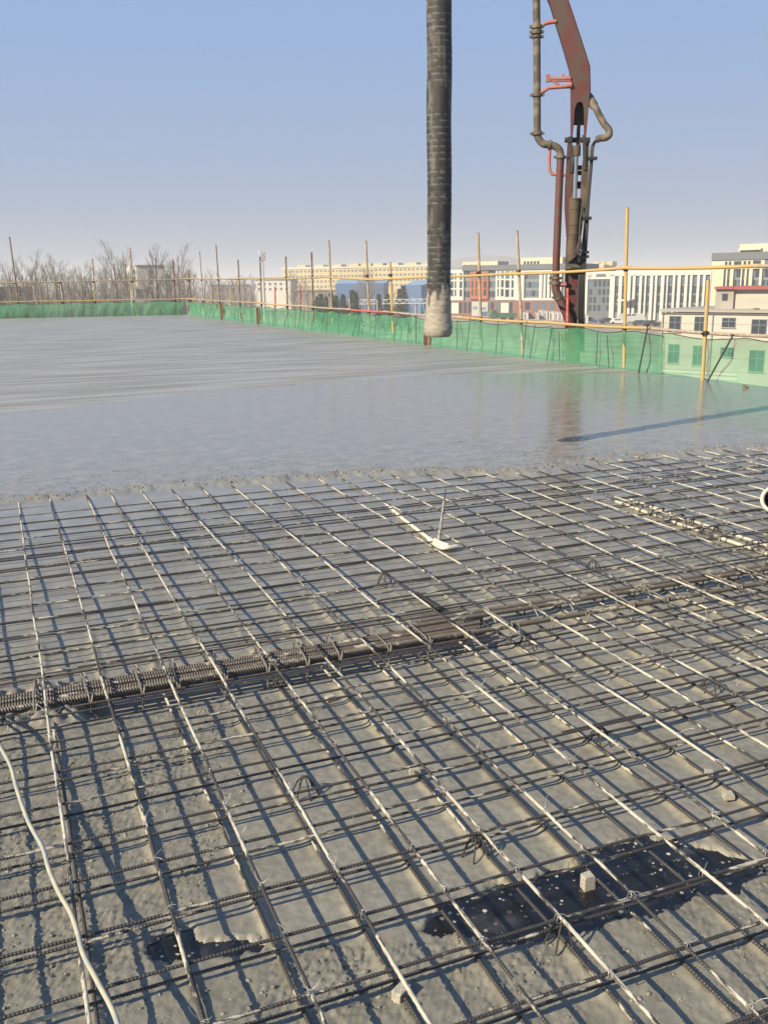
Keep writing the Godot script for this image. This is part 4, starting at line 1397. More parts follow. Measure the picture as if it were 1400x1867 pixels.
# ---------- town ----------
func bld(called: String, label: String, xl: float, dl: float, xr: float, dr: float, category := "building", group := "") -> Node3D:
	var p := atd(xl, 508, dl)
	var q := atd(xr, 508, dr)
	p.y = GROUND
	q.y = GROUND
	var u := (q - p).normalized()
	var o := base(called, p)
	o.basis = Basis(u, Vector3.UP, u.cross(Vector3.UP))
	tag(o, label, category, group)
	return o
func loc(o: Node3D, x: float, y: float, z := 0.0) -> Vector2:
	var n := o.basis.z
	var w := onplane(x, y, o.position + n * z, n)
	var l := o.transform.affine_inverse() * w
	return Vector2(l.x, l.y)
func lbox(o: Node, called: String, x0: float, y0: float, x1: float, y1: float, front: float, depth: float, m: Material) -> MeshInstance3D:
	var b := mi(called, boxm, m, o)
	b.position = Vector3((x0 + x1) / 2, (y0 + y1) / 2, front - depth / 2)
	b.scale = Vector3(absf(x1 - x0), absf(y1 - y0), depth)
	return b
func blk(o: Node3D, called: String, x0: float, y0: float, x1: float, y1: float, m: Material, front := 0.0, depth := 0.5) -> MeshInstance3D:
	var p := loc(o, x0, y0, front)
	var q := loc(o, x1, (y0 if y1 > 2000 else y1), front)
	if y1 > 2000: q.y = 0.0
	return lbox(o, called, p.x, q.y, q.x, p.y, front, depth, m)
func grid(o: Node3D, called: String, x0: float, y0: float, x1: float, y1: float, cols: int, rows: int, fw: float, fh: float, m: Material, front := 0.05, depth := 0.2, m2: Material = null):
	var p := loc(o, x0, y0, front)
	var q := loc(o, x1, y1, front)
	for i in cols:
		for j in rows:
			var cx := lerpf(p.x, q.x, (i + 0.5) / cols)
			var cy := lerpf(p.y, q.y, (j + 0.5) / rows)
			var w := (q.x - p.x) / cols * fw
			var h := (p.y - q.y) / rows * fh
			lbox(o, called, cx - w / 2, cy - h / 2, cx + w / 2, cy + h / 2, front, depth, m2 if m2 and (i * 7 + j * 3) % 5 == 0 else m)
func build_town():
	# white two-storey house
	var o := bld("house", "white two-storey rendered house with dark windows seen over and through the net", 1205, 112, 1480, 106)
	blk(o, "wall", 1206, 571, 1480, 9999, M.housew, 0.0, 11.0)
	blk(o, "parapet", 1203, 563, 1482, 571.5, M.conc, 0.35, 11.6)
	blk(o, "eaves_line", 1204, 571.6, 1481, 573.2, M.slate, 0.2, 0.3)
	for q in [[1221, 577, 1239, 606], [1267, 578, 1284, 606], [1317, 580, 1339, 597], [1371, 583, 1395, 610], [1425, 583, 1450, 610], [1219, 628, 1236, 662], [1264, 631, 1280, 666], [1314, 634, 1335, 651], [1367, 639, 1390, 678], [1425, 640, 1450, 676]]:
		var f := Node3D.new()
		f.name = "window"
		o.add_child(f, true)
		var w := loc(o, q[0], q[1])
		var v := loc(o, q[2], q[3])
		lbox(f, "pane", w.x, v.y, v.x, w.y, 0.02, 0.2, M.glass)
		var mx := (w.x + v.x) / 2
		for r in [[w.x - 0.06, v.y, w.x, w.y], [v.x, v.y, v.x + 0.06, w.y], [w.x - 0.06, w.y, v.x + 0.06, w.y + 0.07], [mx - 0.03, v.y, mx + 0.03, w.y], [w.x, lerpf(v.y, w.y, 0.62), v.x, lerpf(v.y, w.y, 0.62) + 0.06]]:
			lbox(f, "frame", r[0], r[1], r[2], r[3], 0.06, 0.12, M.slate2)
		lbox(f, "sill", w.x - 0.12, v.y - 0.10, v.x + 0.12, v.y, 0.14, 0.2, M.conc)
	for x in [1209.0, 1300.0]:
		var a := loc(o, x, 573)
		lbox(o, "downpipe", a.x - 0.05, 0.0, a.x + 0.05, a.y, 0.14, 0.12, M.slate2)
	for y in [589.0, 616.0, 648.0, 672.0]:
		var a := loc(o, 1206, y)
		var c := loc(o, 1480, y)
		lbox(o, "render_joint", a.x, a.y - 0.02, c.x, a.y + 0.02, 0.012, 0.05, M.slate2)
	for y in [676.0, 684.0]:
		var a := loc(o, 1206, y)
		lbox(o, "plinth_band", a.x, a.y - 0.12, loc(o, 1345, y).x, a.y + 0.12, 0.10, 0.2, M.white)
	var rb := blk(o, "roof_room", 1334, 527, 1480, 566, M.conc, -1.2, 7.0)
	rb.material_override = M.housew
	blk(o, "roof_room", 1304, 527, 1334.5, 566, M.conc, -0.8, 7.0)
	blk(o, "roof_trim", 1302, 522.5, 1336, 527.2, M.redtrim, -0.4, 7.8)
	blk(o, "roof_trim", 1335.6, 522, 1482, 527.4, M.redtrim, -0.5, 8.0)
	blk(o, "window", 1316, 535.5, 1325, 548, M.glass, -0.75, 0.2)
	blk(o, "window", 1373, 562, 1383, 566.5, M.glass, 0.0, 0.2)
	for q in [[1360, 562.3, 1374, 563.2], [1330, 563, 1360, 563.8]]: blk(o, "roof_pipe", q[0], q[1], q[2], q[3], M.slate2, 0.1, 0.1)

	# long factory with white piers
	o = bld("factory", "long white factory with tall dark window strips and a dark entrance block", 1062, 284, 1312, 264)
	blk(o, "wall", 1064, 497.5, 1310, 9999, M.slate2, -0.8, 30.0)
	blk(o, "fascia", 1062, 495.5, 1310, 500.5, M.white, 0.0, 1.0)
	blk(o, "pier", 1062, 500.7, 1071.5, 9999, M.white, 0.0, 0.9)
	blk(o, "sign_wall", 1071.6, 500.7, 1112, 508.8, M.white, -0.05, 0.7)
	blk(o, "entrance_wall", 1071.6, 508.9, 1112, 9999, M.slate, -0.5, 0.4)
	grid(o, "window", 1073, 510, 1111, 569, 5, 4, 0.62, 0.72, M.glass, -0.42, 0.2, M.glassb)
	var zs := [250, 280, 305, 330, 370, 385, 405, 435, 455, 475, 487, 515, 537, 552, 568, 597, 622, 640, 650, 685, 703, 722, 745, 775, 797, 815, 832, 868, 888, 912, 930, 965, 985, 1010]
	var last := 1112.0
	for i in range(0, zs.size(), 2):
		var x0: float = 1060 + zs[i] / 4.118
		var x1: float = 1060 + zs[i + 1] / 4.118
		blk(o, "pier", last, 500.7, x0, 9999, M.white, 0.0, 0.9)
		grid(o, "window", x0, 501, x1, 571, 1, 4, 0.9, 0.74, M.glass, -0.55, 0.3, M.glassb)
		last = x1
	blk(o, "pier", last, 500.7, 1310, 9999, M.white, 0.0, 0.9)
	blk(o, "canopy", 1124, 546, 1146, 549, M.white, 3.0, 3.6)
	# lettering on the entrance
	var tm := TextMesh.new()
	var fo := SystemFont.new()
	fo.font_names = PackedStringArray(["Droid Sans Fallback", "Droid Sans"])
	tm.font = fo
	tm.text = "正瀚友电器"
	tm.font_size = 64
	tm.pixel_size = 0.013
	tm.depth = 0.1
	var tl := loc(o, 1079, 506.2)
	var lt := mi("lettering", tm, M.slate, o)
	lt.position = Vector3(tl.x + 2.9, tl.y + 0.5, 0.08)
	var lg := ST()
	tube(lg, smooth(PackedVector3Array([Vector3(0.42, 0, 0), Vector3(0.3, 0.3, 0), Vector3(0, 0.42, 0), Vector3(-0.3, 0.3, 0), Vector3(-0.42, 0, 0), Vector3(-0.3, -0.3, 0), Vector3(0, -0.42, 0), Vector3(0.25, -0.3, 0)])), PackedFloat32Array([0.07]), 6)
	box(lg, Vector3(0.02, 0.05, 0), Vector3(0.4, 0.09, 0.1))
	var lo := done(lg, "emblem", M.slate, o)
	lo.position = Vector3(loc(o, 1075.5, 503.2).x, loc(o, 1075.5, 503.6).y, 0.06)

	# cream block to the right
	o = bld("office_block", "cream block with slate roof band and white piers behind the white house", 1298, 238, 1500, 228)
	blk(o, "wall", 1298, 469, 1500, 9999, M.slate2, -0.7, 25.0)
	blk(o, "roof_band", 1297, 461.5, 1500, 469.5, M.slate, 0.3, 25.0)
	blk(o, "fascia", 1298, 469.7, 1392, 489.5, M.cream, 0.0, 0.7)
	blk(o, "corner_wall", 1298, 489.6, 1319, 9999, M.cream, 0.0, 0.7)
	for q in [[1321, 477, 1325, 483], [1328, 476.8, 1332, 483], [1337.5, 476.3, 1350.5, 482.5], [1355, 476, 1359, 482], [1363, 476, 1367, 481.5], [1372, 475, 1386, 480.5]]: blk(o, "window", q[0], q[1], q[2], q[3], M.glass, 0.05, 0.3)
	var z2 := [1068, 1085, 1095, 1115, 1140, 1195, 1205, 1225, 1240, 1258, 1283, 1335, 1355, 1400]
	var lx := 1319.0
	for i in range(0, z2.size(), 2):
		var x0: float = 1060 + z2[i] / 4.118
		var x1: float = 1060 + z2[i + 1] / 4.118
		blk(o, "pier", lx, 489.6, x0, 9999, M.cream, -0.05, 0.6)
		grid(o, "window", x0, 490, x1, 560, 1 if x1 - x0 < 8 else 3, 4, 0.86, 0.7, M.glass, -0.5, 0.3, M.glassb)
		lx = x1
	blk(o, "upper_wall", 1392.5, 469.7, 1500, 489, M.slate, -0.1, 0.6)
	blk(o, "penthouse", 1348, 445.5, 1500, 461.4, M.cream, -4.0, 9.0)
	blk(o, "penthouse_roof", 1345, 453.6, 1386, 455.2, M.cream, -3.0, 2.0)
	for q in [[1350, 455.3, 1357, 460.8], [1361, 455.3, 1366, 460.8], [1370, 454.8, 1382, 460.5]]: blk(o, "window", q[0], q[1], q[2], q[3], M.glass, -3.95, 0.3)

	# office block behind the boom
	o = bld("office_block", "white and slate office block with an orange bay and brick ground floor", 800, 300, 1052, 284)
	blk(o, "wall", 801, 489, 1050, 9999, M.slate2, -0.6, 22.0)
	blk(o, "roof_band", 842, 484.5, 1052, 489.5, M.slate, 0.4, 22.0)
	var k := 4.118
	for q in [[160, 462, 348, 690, "white"], [397, 452, 532, 682, "orange"], [590, 446, 745, 688, "white"], [745, 455, 800, 690, "white"]]:
		blk(o, "bay_wall", 760 + q[0] / k, 380 + q[1] / k, 760 + q[2] / k, 380 + q[3] / k, M[q[4]], 0.0, 0.6)
	# window strips cut into the bays
	for q in [[252, 480, 264, 665], [283, 480, 293, 665], [320, 480, 338, 665], [262, 480, 272, 665], [410, 480, 420, 660], [440, 480, 450, 660], [470, 480, 480, 660], [500, 480, 520, 660], [605, 465, 612, 665], [632, 465, 648, 665], [664, 465, 690, 670], [710, 465, 722, 670]]:
		grid(o, "window", 760 + q[0] / k, 380 + q[1] / k, 760 + q[2] / k, 380 + q[3] / k, 1, 3, 1.0, 0.82, M.glass, 0.04, 0.2, M.glassb)
	for q in [[350, 460, 396, 680, 2], [534, 460, 588, 680, 2]]: grid(o, "window", 760 + q[0] / k, 380 + q[1] / k, 760 + q[2] / k, 380 + q[3] / k, q[4], 3, 0.8, 0.62, M.glass, -0.5, 0.3, M.glassb)
	blk(o, "frame_band", 760 + 790 / k, 380 + 445 / k, 1050, 380 + 470 / k, M.white, 0.0, 0.6)
	blk(o, "frame_band", 760 + 790 / k, 380 + 673 / k, 1050, 380 + 692 / k, M.white, 0.0, 0.6)
	for q in [[918, 936], [950, 962], [978, 992], [1010, 1022], [1060, 1080]]: blk(o, "pier", 760 + q[0] / k, 380 + 470.5 / k, 760 + q[1] / k, 380 + 672.5 / k, M.white, 0.0, 0.6)
	grid(o, "window", 760 + 806 / k, 380 + 475 / k, 760 + 916 / k, 380 + 670 / k, 4, 3, 0.8, 0.66, M.glassb, -0.5, 0.3, M.glass)
	grid(o, "window", 760 + 936 / k, 380 + 475 / k, 760 + 1060 / k, 380 + 670 / k, 4, 3, 0.8, 0.8, M.glass, -0.5, 0.3, M.glassb)
	blk(o, "ground_floor", 801, 380 + 692 / k, 1050, 9999, M.brick, 0.15, 0.9)
	grid(o, "shop_window", 760 + 245 / k, 380 + 705 / k, 760 + 720 / k, 380 + 785 / k, 14, 1, 0.62, 1.0, M.glass, 0.2, 0.3, M.glassb)
	grid(o, "shop_window", 760 + 800 / k, 380 + 705 / k, 760 + 1040 / k, 380 + 760 / k, 4, 1, 0.6, 1.0, M.glassb, 0.2, 0.3, M.glass)
	for q in [[258, 708, 312, 790], [628, 708, 688, 795]]: blk(o, "white_door_panel", 760 + q[0] / k, 380 + q[1] / k, 760 + q[2] / k, 380 + q[3] / k, M.white, 0.35, 0.3)
	blk(o, "penthouse", 760 + 340 / k, 380 + 402 / k, 760 + 605 / k, 380 + 445 / k, M.cream, -4.0, 9.0)
	grid(o, "window", 760 + 345 / k, 380 + 424 / k, 760 + 450 / k, 380 + 438 / k, 4, 1, 0.7, 1.0, M.glass, -3.9, 0.3)
	blk(o, "penthouse", 760 + 778 / k, 380 + 372 / k, 760 + 1090 / k, 380 + 425 / k, M.cream, -4.0, 9.0)
	grid(o, "window", 760 + 795 / k, 380 + 398 / k, 760 + 920 / k, 380 + 417 / k, 5, 1, 0.6, 1.0, M.glass, -3.9, 0.3)
	# hoarding boards in front
	var hb := 0
	for q in [[860, 550, 873, 576], [875, 551, 889, 577]]:
		var h := bld("hoarding", ["white hoarding board with pale blue print before the orange bay", "second white hoarding board, blue at its foot, before the orange bay"][hb], q[0], 283, q[2], 283, "hoarding")
		blk(h, "board", q[0], q[1], q[2], q[3], M.white, 0.0, 0.15)
		blk(h, "blue_print", q[0] + 2, q[1] + 9, q[2] - 3, q[1] + 14, M.bluel, 0.03, 0.1)
		if hb == 1: blk(h, "blue_foot", q[0], q[3] - 9, q[2] - 1, q[3] - 1, M.blue, 0.04, 0.1)
		for x in [q[0] + 1.0, q[2] - 1.0]:
			var a := loc(h, x, q[1])
			lbox(h, "post", a.x - 0.08, 0.0, a.x + 0.08, a.y, -0.2, 0.15, M.steel)
		hb += 1
	# yellow apartment rows
	var i2 := 0
	for q in [[515, 520, 622, 500, 489, 4, 14], [616, 470, 690, 462, 487.5, 4, 10], [680, 450, 790, 436, 485.5, 4, 14], [1066, 520, 1100, 515, 484, 4, 5]]:
		o = bld("apartment_block", ["long yellow apartment block beyond the telecom mast", "yellow apartment block in the middle of the yellow row", "yellow apartment block behind the hanging hose", "pale yellow block just right of the pump boom"][i2], q[0], q[1], q[2], q[3])
		i2 += 1
		blk(o, "wall", q[0], q[4], q[2], 9999, M.yellow, 0.0, 14.0)
		blk(o, "roof_edge", q[0] - 1, q[4] - 1.2, q[2] + 1, q[4], M.cream, 0.3, 14.6)
		grid(o, "window", q[0] + 2, q[4] + 2.0, q[2] - 2, q[4] + 38, q[6], q[5], 0.55, 0.42, M.slate, 0.06, 0.3)
		var ww := loc(o, q[2], q[4])
		for t in 3:
			var xx := ww.x * (0.2 + 0.3 * t)
			lbox(o, "stair_head", xx, ww.y, xx + 5.0, ww.y + 2.0, -4.0, 5.0, M.yellow)
	# blue shed with pale gable roof
	var sh := 0
	for q in [[611, 352, 700, 350, 517], [736, 340, 768, 338, 520]]:
		o = bld("shed", ["wide blue metal shed with pale blue roof behind dark firs", "second blue metal shed with pale roof end beside the hanging hose"][sh], q[0], q[1], q[2], q[3], "shed")
		sh += 1
		blk(o, "wall", q[0], q[4], q[2], 9999, M.blue, 0.0, 20.0)
		var p := loc(o, q[0] - 1, q[4])
		var r := loc(o, q[2] + 1, q[4])
		var rs := ST()
		prism(rs, PackedVector3Array([Vector3(0.4, p.y, 0), Vector3(0.4, p.y + 1.6, -10), Vector3(0.4, p.y, -20)]), Vector3(r.x - p.x, 0, 0))
		done(rs, "roof", M.bluel, o)
		grid(o, "rib", q[0], q[4] + 0.5, q[2], q[4] + 22, 16, 1, 0.08, 1.0, M.bluel, 0.05, 0.1)
	# low white blocks and sheds to the left
	for q in [["house", "low white block with two window rows left of the yellow apartments", 465, 430, 530, 425, 510.5, "white", 6, 2], ["house", "small white house far off beyond the far corner of the slab", 412, 470, 450, 470, 508.5, "white", 5, 1], ["shed", "grey flat shed below the small far white house", 385, 380, 455, 380, 520, "conc", 6, 1], ["shed", "low grey shed beside the white gantry beam", 530, 300, 612, 300, 530, "conc", 7, 1]]:
		o = bld(q[0], q[1], q[2], q[3], q[4], q[5], "building" if q[0] == "house" else "shed")
		blk(o, "wall", q[2], q[6], q[4], 9999, M[q[7]], 0.0, 10.0)
		blk(o, "roof_edge", q[2] - 0.6, q[6] - 1.0, q[4] + 0.6, q[6], M.conc, 0.3, 10.6)
		grid(o, "window", q[2] + 2, q[6] + 3, q[4] - 2, q[6] + 3 + 9 * q[9], q[8], q[9], 0.45, 0.5, M.slate, 0.05, 0.3)
	# white building among the bare trees
	o = bld("white_building", "small white building with tall dark window strip among bare trees", 237, 172, 312, 173)
	blk(o, "wall", 248, 484, 300, 9999, M.white, 0.0, 9.0)
	blk(o, "side_wing", 237, 486, 248.2, 9999, M.white, -0.8, 8.0)
	blk(o, "side_wing", 299.8, 500, 312, 9999, M.white, -0.8, 8.0)
	blk(o, "roof_edge", 247, 483, 301, 484.2, M.conc, 0.2, 9.4)
	for q in [[272, 492, 279, 519], [249, 527, 270, 544], [275.5, 522, 280, 546], [284, 522, 288, 546], [243, 492, 247, 500], [243, 505, 247, 513], [303, 508, 306, 530]]: blk(o, "window", q[0], q[1], q[2], q[3], M.slate, 0.05 if q[0] > 248 and q[0] < 300 else -0.75, 0.3)
	o = bld("shed", "low dark shed with a snow-white roof behind the far left net", -70, 165, 62, 170, "shed")
	blk(o, "wall", -70, 524, 60, 9999, M.slate2, 0.0, 12.0)
	var pr := loc(o, -72, 524)
	var rr := loc(o, 62, 524)
	var rs2 := ST()
	prism(rs2, PackedVector3Array([Vector3(pr.x, pr.y, 0.5), Vector3(pr.x, pr.y + 0.9, -6), Vector3(pr.x, pr.y, -12.5)]), Vector3(rr.x - pr.x, 0, 0))
	done(rs2, "roof", M.white, o)
	grid(o, "window", -66, 530, 56, 545, 9, 1, 0.6, 0.8, M.glass, 0.05, 0.3)
	# telecom mast
	var mp := atd(481, 520, 300)
	o = base("telecom_mast", Vector3(mp.x, GROUND, mp.z))
	tag(o, "slender grey telecom mast with two antenna platforms", "mast")
	var th := atd(480, 455, 300).y - GROUND
	var s := ST()
	tube(s, PackedVector3Array([Vector3.ZERO, Vector3(0, th, 0)]), PackedFloat32Array([0.55, 0.16]), 10)
	done(s, "shaft", M.steel, o)
	for q in [[th - 1.3, 1.0], [th - 3.0, 0.9]]:
		s = ST()
		tube(s, PackedVector3Array([Vector3(0, q[0] - 0.15, 0), Vector3(0, q[0] + 0.15, 0)]), PackedFloat32Array([q[1], q[1]]), 14)
		done(s, "platform", M.steel, o)
		for j in 6:
			s = ST()
			var an := TAU * j / 6.0
			box(s, Vector3(cos(an) * q[1], q[0] + 0.5, sin(an) * q[1]), Vector3(0.28, 1.1, 0.2), Basis(Vector3.UP, -an))
			done(s, "antenna", M.vanw, o)
	s = ST()
	bar(s, Vector3(0, th, 0), Vector3(0, th + 1.2, 0), 0.04, 6)
	done(s, "lightning_rod", M.steel, o)
	# white lattice gantry beam
	o = bld("gantry_beam", "long white lattice gantry beam above the yard behind the net", 632, 232, 800, 226, "gantry")
	var g0 := loc(o, 634, 547)
	var g1 := loc(o, 800, 545)
	s = ST()
	var L := g1.x - g0.x
	for y in [0.0, 1.0]:
		for z in [-0.5, 0.5]: bar(s, Vector3(g0.x, g0.y - y, z), Vector3(g1.x, g1.y - y, z), 0.07, 6)
	done(s, "chord", M.vanw, o)
	s = ST()
	for j in 26:
		var x0 := g0.x + L * j / 26.0
		var x1 := g0.x + L * (j + 1) / 26.0
		for z in [-0.5, 0.5]: bar(s, Vector3(x0, g0.y - (1.0 if j % 2 == 0 else 0.0), z), Vector3(x1, g0.y - (0.0 if j % 2 == 0 else 1.0), z), 0.05, 5)
	done(s, "lacing", M.vanw, o)
	for x in [g0.x + L * 0.32, g0.x + L * 0.82]:
		s = ST()
		bar(s, Vector3(x - 1.5, 0, 0.8), Vector3(x - 0.3, g0.y - 1, 0.4), 0.14, 8)
		bar(s, Vector3(x + 1.5, 0, 0.8), Vector3(x + 0.3, g0.y - 1, 0.4), 0.14, 8)
		done(s, "leg", M.bluel, o)
	# yard: cabins, vans, cars, truck
	var cl := 0
	for q in [[953, 580, 963, 570, 0], [976, 581, 981, 571, 0], [968, 576, 976, 565, 2], [982, 580, 990, 566, 2], [991, 580, 998, 567, 0], [1000, 581, 1010, 568, 2], [1011, 581, 1018, 569, 0], [1019, 582, 1025, 570, 2], [718, 572, 735, 563, 1], [736, 571, 752, 563, 1], [560, 556, 575, 548, 2], [1063, 586, 1072, 575, 0], [612, 562, 626, 555, 1], [540, 556, 552, 550, 0]]:
		var d: float = 11.68 * 1755.0 / (q[1] - (512 - 0.0145 * (q[0] - 700)))
		o = bld("site_cabin", ["white site cabin in the yard before the office blocks", "blue site cabin in the yard below the gantry beam", "grey and white switch cabinet in the yard before the office blocks"][q[4]], q[0], d, q[2], d, "cabin", ["white site cabins", "blue site cabins", "grey switch cabinets"][q[4]])
		blk(o, "body", q[0], q[3], q[2], 9999, [M.vanw, M.blue, M.white][q[4]], 0.0, 2.4)
		var e := loc(o, q[2], q[3])
		lbox(o, "roof", -0.1, e.y, e.x + 0.1, e.y + 0.12, 0.1, 2.6, M.steel)
		lbox(o, "door", e.x * 0.3, 0.1, e.x * 0.62, e.y * 0.8, 0.04, 0.1, M.slate2)
		cl += 1
	var cars := [[1154, 584, 24, 7.0, 1], [1095, 566, 16, 4.5, 1], [1190, 590, 20, 4.4, 0], [1172, 590, 14, 4.4, 0], [1130, 587, 14, 4.4, 1], [1110, 586, 13, 4.4, 0], [1078, 585, 13, 4.4, 2], [655, 562, 9, 4.4, 1], [672, 563, 9, 4.4, 0], [480, 551, 8, 4.4, 1], [516, 553, 8, 4.4, 2], [585, 560, 8, 4.4, 1]]
	var ci := 0
	for q in cars:
		var d: float = 11.68 * 1755.0 / (q[1] - (512 - 0.0145 * (q[0] - 700)))
		car(q[0], d, q[3], [M.card, M.vanw, M.blue][q[4]], ["dark car parked in the yard behind the net", "white car parked in the yard behind the net", "blue car parked in the yard behind the net"][q[4]] if q[3] < 6.0 else "white van parked before the factory entrance", ["dark parked cars", "white parked cars", "blue parked cars"][q[4]] if q[3] < 6.0 else "")
		ci += 1
	# green truck
	var tp := atd(905, 520, 278)
	o = base("truck", Vector3(tp.x, GROUND, tp.z), 0.1)
	tag(o, "green flatbed truck parked before the office block", "truck")
	s = ST()
	prism(s, PackedVector3Array([Vector3(-1.9, 0.7, 1.1), Vector3(0.0, 0.7, 1.1), Vector3(0.0, 3.1, 1.1), Vector3(-1.3, 3.1, 1.1), Vector3(-1.9, 1.9, 1.1)]), Vector3(0, 0, -2.2))
	done(s, "cab", M.green, o)
	s = ST()
	box(s, Vector3(-0.85, 2.4, 1.12), Vector3(0.9, 0.7, 0.05))
	done(s, "window", M.glass, o)
	s = ST()
	box(s, Vector3(-5.0, 1.5, 0), Vector3(5.4, 1.3, 2.3))
	done(s, "bed", M.green, o)
	o.get_child(2).position.x = 8.0
	for x in [-1.0, 2.2, 4.6]:
		for z in [-1.0, 1.0]:
			s = ST()
			bar(s, Vector3(x, 0.5, z - 0.15), Vector3(x, 0.5, z + 0.15), 0.5, 14)
			done(s, "wheel", M.tyre, o)
func car(px: float, d: float, length: float, m: Material, label: String, group: String):
	var p := atd(px, 520, d)
	var o := base("parked_car" if length < 6 else "parked_van", Vector3(p.x, GROUND, p.z), rng.randf_range(-0.3, 0.3))
	tag(o, label, "car" if length < 6 else "van", group)
	var l := length / 2
	var h := 1.45 if length < 6 else 2.3
	var s := ST()
	var poly := PackedVector3Array([Vector3(-l, 0.35, 0.85), Vector3(l, 0.35, 0.85), Vector3(l, 0.85, 0.85), Vector3(l * 0.5, 0.95, 0.85), Vector3(l * 0.25, h, 0.85), Vector3(-l * 0.6, h, 0.85), Vector3(-l * 0.95, 0.95, 0.85)])
	if length > 6: poly = PackedVector3Array([Vector3(-l, 0.4, 0.95), Vector3(l, 0.4, 0.95), Vector3(l, 1.2, 0.95), Vector3(l * 0.75, h, 0.95), Vector3(-l, h, 0.95)])
	prism(s, poly, Vector3(0, 0, -1.7))
	done(s, "body", m, o)
	for x in [-0.3, 0.05]:
		s = ST()
		box(s, Vector3(l * (x + 0.02), h - 0.3, 0.86 if length < 6 else 0.96), Vector3(l * 0.28, 0.36, 0.04))
		done(s, "side_window", M.glass, o)
	for x in [-0.62, 0.62]:
		for z in [-0.72, 0.75]:
			s = ST()
			bar(s, Vector3(l * x, 0.33, z - 0.1), Vector3(l * x, 0.33, z + 0.12), 0.33, 12)
			done(s, "wheel", M.tyre, o)

# ---------- trees ----------
func grow(s: SurfaceTool, p: Vector3, d: Vector3, L: float, r: float, depth: int, g: RandomNumberGenerator, rough: float):
	var q := p + d * L
	var mid := p + d * L * 0.5 + Vector3(g.randfn(0, 1), 0, g.randfn(0, 1)) * L * 0.03
	tube(s, PackedVector3Array([p, mid, q]), PackedFloat32Array([r, r * 0.85, r * 0.68]), 3 if depth < 4 else 5, Color.WHITE, false)
	if depth == 0: return
	var n := 2 + (1 if g.randf() < 0.65 else 0)
	for i in n:
		var side := Vector3(g.randfn(0, 1), 0, g.randfn(0, 1)).normalized()
		var dd := (d + side * g.randf_range(0.3, 0.75) * rough + Vector3.UP * 0.22).normalized()
		var at := q if i == 0 else p.lerp(q, g.randf_range(0.45, 1.0))
		if i == 0: dd = (d + side * 0.18 + Vector3.UP * 0.1).normalized()
		grow(s, at, dd, L * g.randf_range(0.66, 0.86), maxf(r * 0.62, 0.006), depth - 1, g, rough)
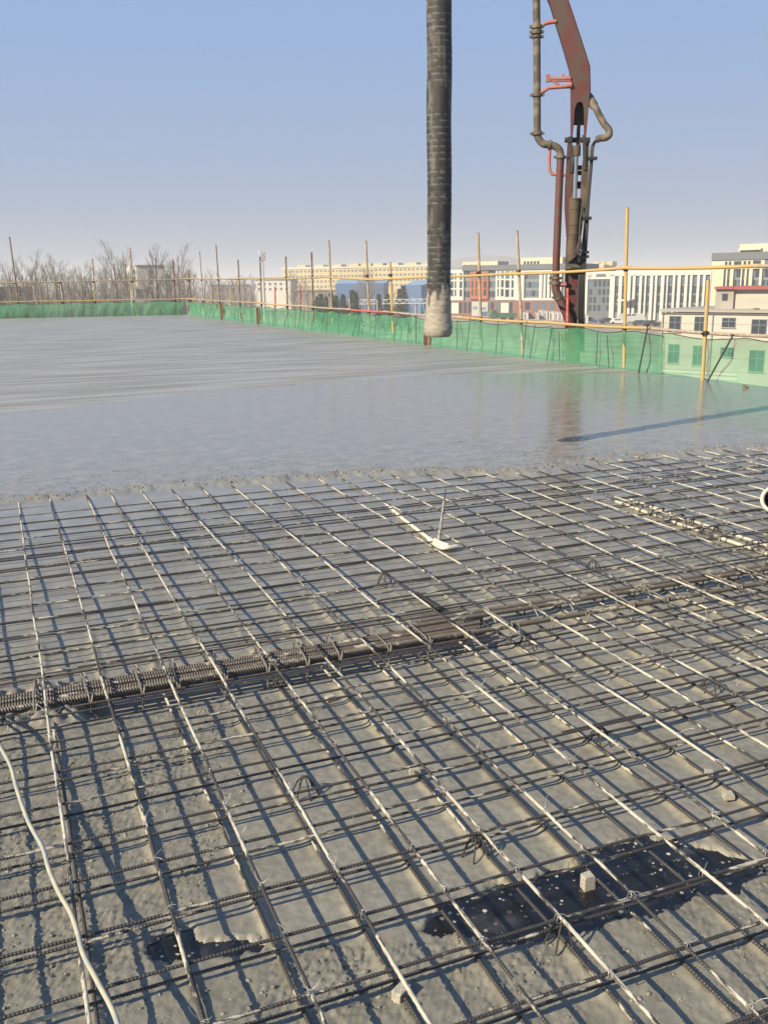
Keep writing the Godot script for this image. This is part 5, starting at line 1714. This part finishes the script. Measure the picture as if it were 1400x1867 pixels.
func build_trees():
	var kinds := []
	for v in 5:
		var g := RandomNumberGenerator.new()
		g.seed = 900 + v
		var t := ST()
		var th: float = [4.5, 3.5, 5.0, 3.0, 4.0][v]
		tube(t, PackedVector3Array([Vector3(0, -0.2, 0), Vector3(0.05, th * 0.5, 0.02), Vector3(0.0, th, 0.05), Vector3(0.1, th + 3.0, 0.0), Vector3(0.1, th + 7.0, 0.1)]), PackedFloat32Array([0.24, 0.19, 0.17, 0.13, 0.05]), 7)
		var c := ST()
		for i in 20:
			var y := th * 0.45 + i * (th * 0.55 + 6.6) / 20.0
			var an := i * 2.4 + g.randf()
			var d := Vector3(cos(an) * 0.5, 1.0, sin(an) * 0.5).normalized()
			grow(c, Vector3(0.06, y, 0.05), d, [1.75, 1.95, 1.6, 1.7, 1.85][v] * g.randf_range(0.75, 1.1) * (1.0 - i * 0.025), 0.038, 4, g, 0.75)
		kinds.append([t.commit(), c.commit()])
	var H := 15.5
	for k in kinds:
		var bb: AABB = k[1].get_aabb()
		k.append(bb.end.y)
	if H < 0: return
	# [x, top y, distance, kind]
	var spots := [[-30, 455, 130, 2], [12, 462, 128, 0], [40, 466, 138, 3], [58, 452, 132, 1], [82, 474, 142, 4], [97, 458, 135, 2], [122, 476, 140, 0], [145, 470, 134, 3], [163, 482, 145, 1], [186, 470, 138, 4], [207, 432, 122, 1], [228, 447, 126, 0], [262, 478, 150, 3], [283, 440, 128, 2], [304, 452, 132, 4], [320, 440, 126, 1], [338, 482, 140, 0], [70, 490, 112, 4], [135, 488, 112, 1], [190, 490, 112, 3], [30, 492, 114, 0], [222, 492, 110, 2], [105, 486, 118, 2], [160, 492, 110, 0], [330, 478, 190, 3],
		[352, 488, 210, 2], [370, 494, 220, 3], [386, 484, 215, 0], [404, 496, 230, 1], [425, 498, 240, 4], [445, 500, 240, 2], [458, 496, 235, 0], [540, 498, 330, 1], [556, 502, 330, 3], [532, 490, 300, 2], [535, 520, 230, 0], [560, 516, 240, 4], [585, 522, 250, 2], [612, 528, 250, 3], [665, 482, 260, 2], [676, 486, 265, 0], [655, 500, 262, 4], [686, 508, 255, 1], [700, 512, 250, 3], [718, 520, 240, 2], [742, 522, 240, 0], [640, 520, 250, 1]]
	for i in 14: spots.append([-35 + i * 27.0 + rng.randf_range(-4, 4), rng.randf_range(482, 498), rng.randf_range(140, 200), rng.randi() % 5])
	for q in spots:
		var p := atd(q[0], q[1], q[2])
		var k: Array = kinds[q[3]]
		var f: float = (p.y - GROUND) / k[2]
		var o := base("bare_tree", Vector3(p.x, GROUND, p.z), rng.randf() * TAU)
		o.scale = Vector3.ONE * f
		tag(o, "leafless grey-brown tree in the row beyond the far end of the slab" if q[0] < 345 else "leafless tree standing among the buildings beyond the net", "tree", "bare trees beyond the far end" if q[0] < 345 else "bare trees among the buildings")
		mi("trunk", k[0], M.bark, o)
		mi("crown", k[1], M.twig, o)
	# dark firs
	var g := RandomNumberGenerator.new()
	g.seed = 77
	var fs := ST()
	for i in 900:
		var t := pow(g.randf(), 0.8)
		var y := lerpf(0.6, 6.0, t)
		var rad := (1.0 - t) * 1.5 + 0.12
		var an := g.randf() * TAU
		var rr := rad * g.randf_range(0.3, 1.1)
		var c := Vector3(cos(an) * rr, y - rr * 0.25, sin(an) * rr)
		var sd := Vector3(-sin(an), g.randfn(0, 0.3), cos(an)) * 0.14
		var ot := Vector3(cos(an), -0.45, sin(an)) * 0.42
		for v in [c - sd, c + ot, c + sd]: fs.add_vertex(v)
	fs.generate_normals()
	var fm := fs.commit()
	var ft := ST()
	tube(ft, PackedVector3Array([Vector3.ZERO, Vector3(0, 5.6, 0)]), PackedFloat32Array([0.12, 0.02]), 6)
	var fmt := ft.commit()
	for q in [[585, 535, 215], [594, 540, 210], [603, 533, 205], [612, 538, 212], [625, 536, 210], [642, 528, 208], [648, 532, 206], [690, 536, 225], [706, 534, 230], [735, 520, 240], [728, 526, 240], [578, 540, 220]]:
		var p := atd(q[0], q[1], q[2])
		var o := base("fir_tree", Vector3(p.x, GROUND, p.z), g.randf() * TAU)
		o.scale = Vector3.ONE * ((p.y - GROUND) / 6.0)
		o.scale.x *= 0.85
		o.scale.z *= 0.85
		tag(o, "dark green fir standing in the yard behind the net", "tree", "dark firs in the yard")
		mi("trunk", fmt, M.bark, o)
		mi("crown", fm, M.fir, o)
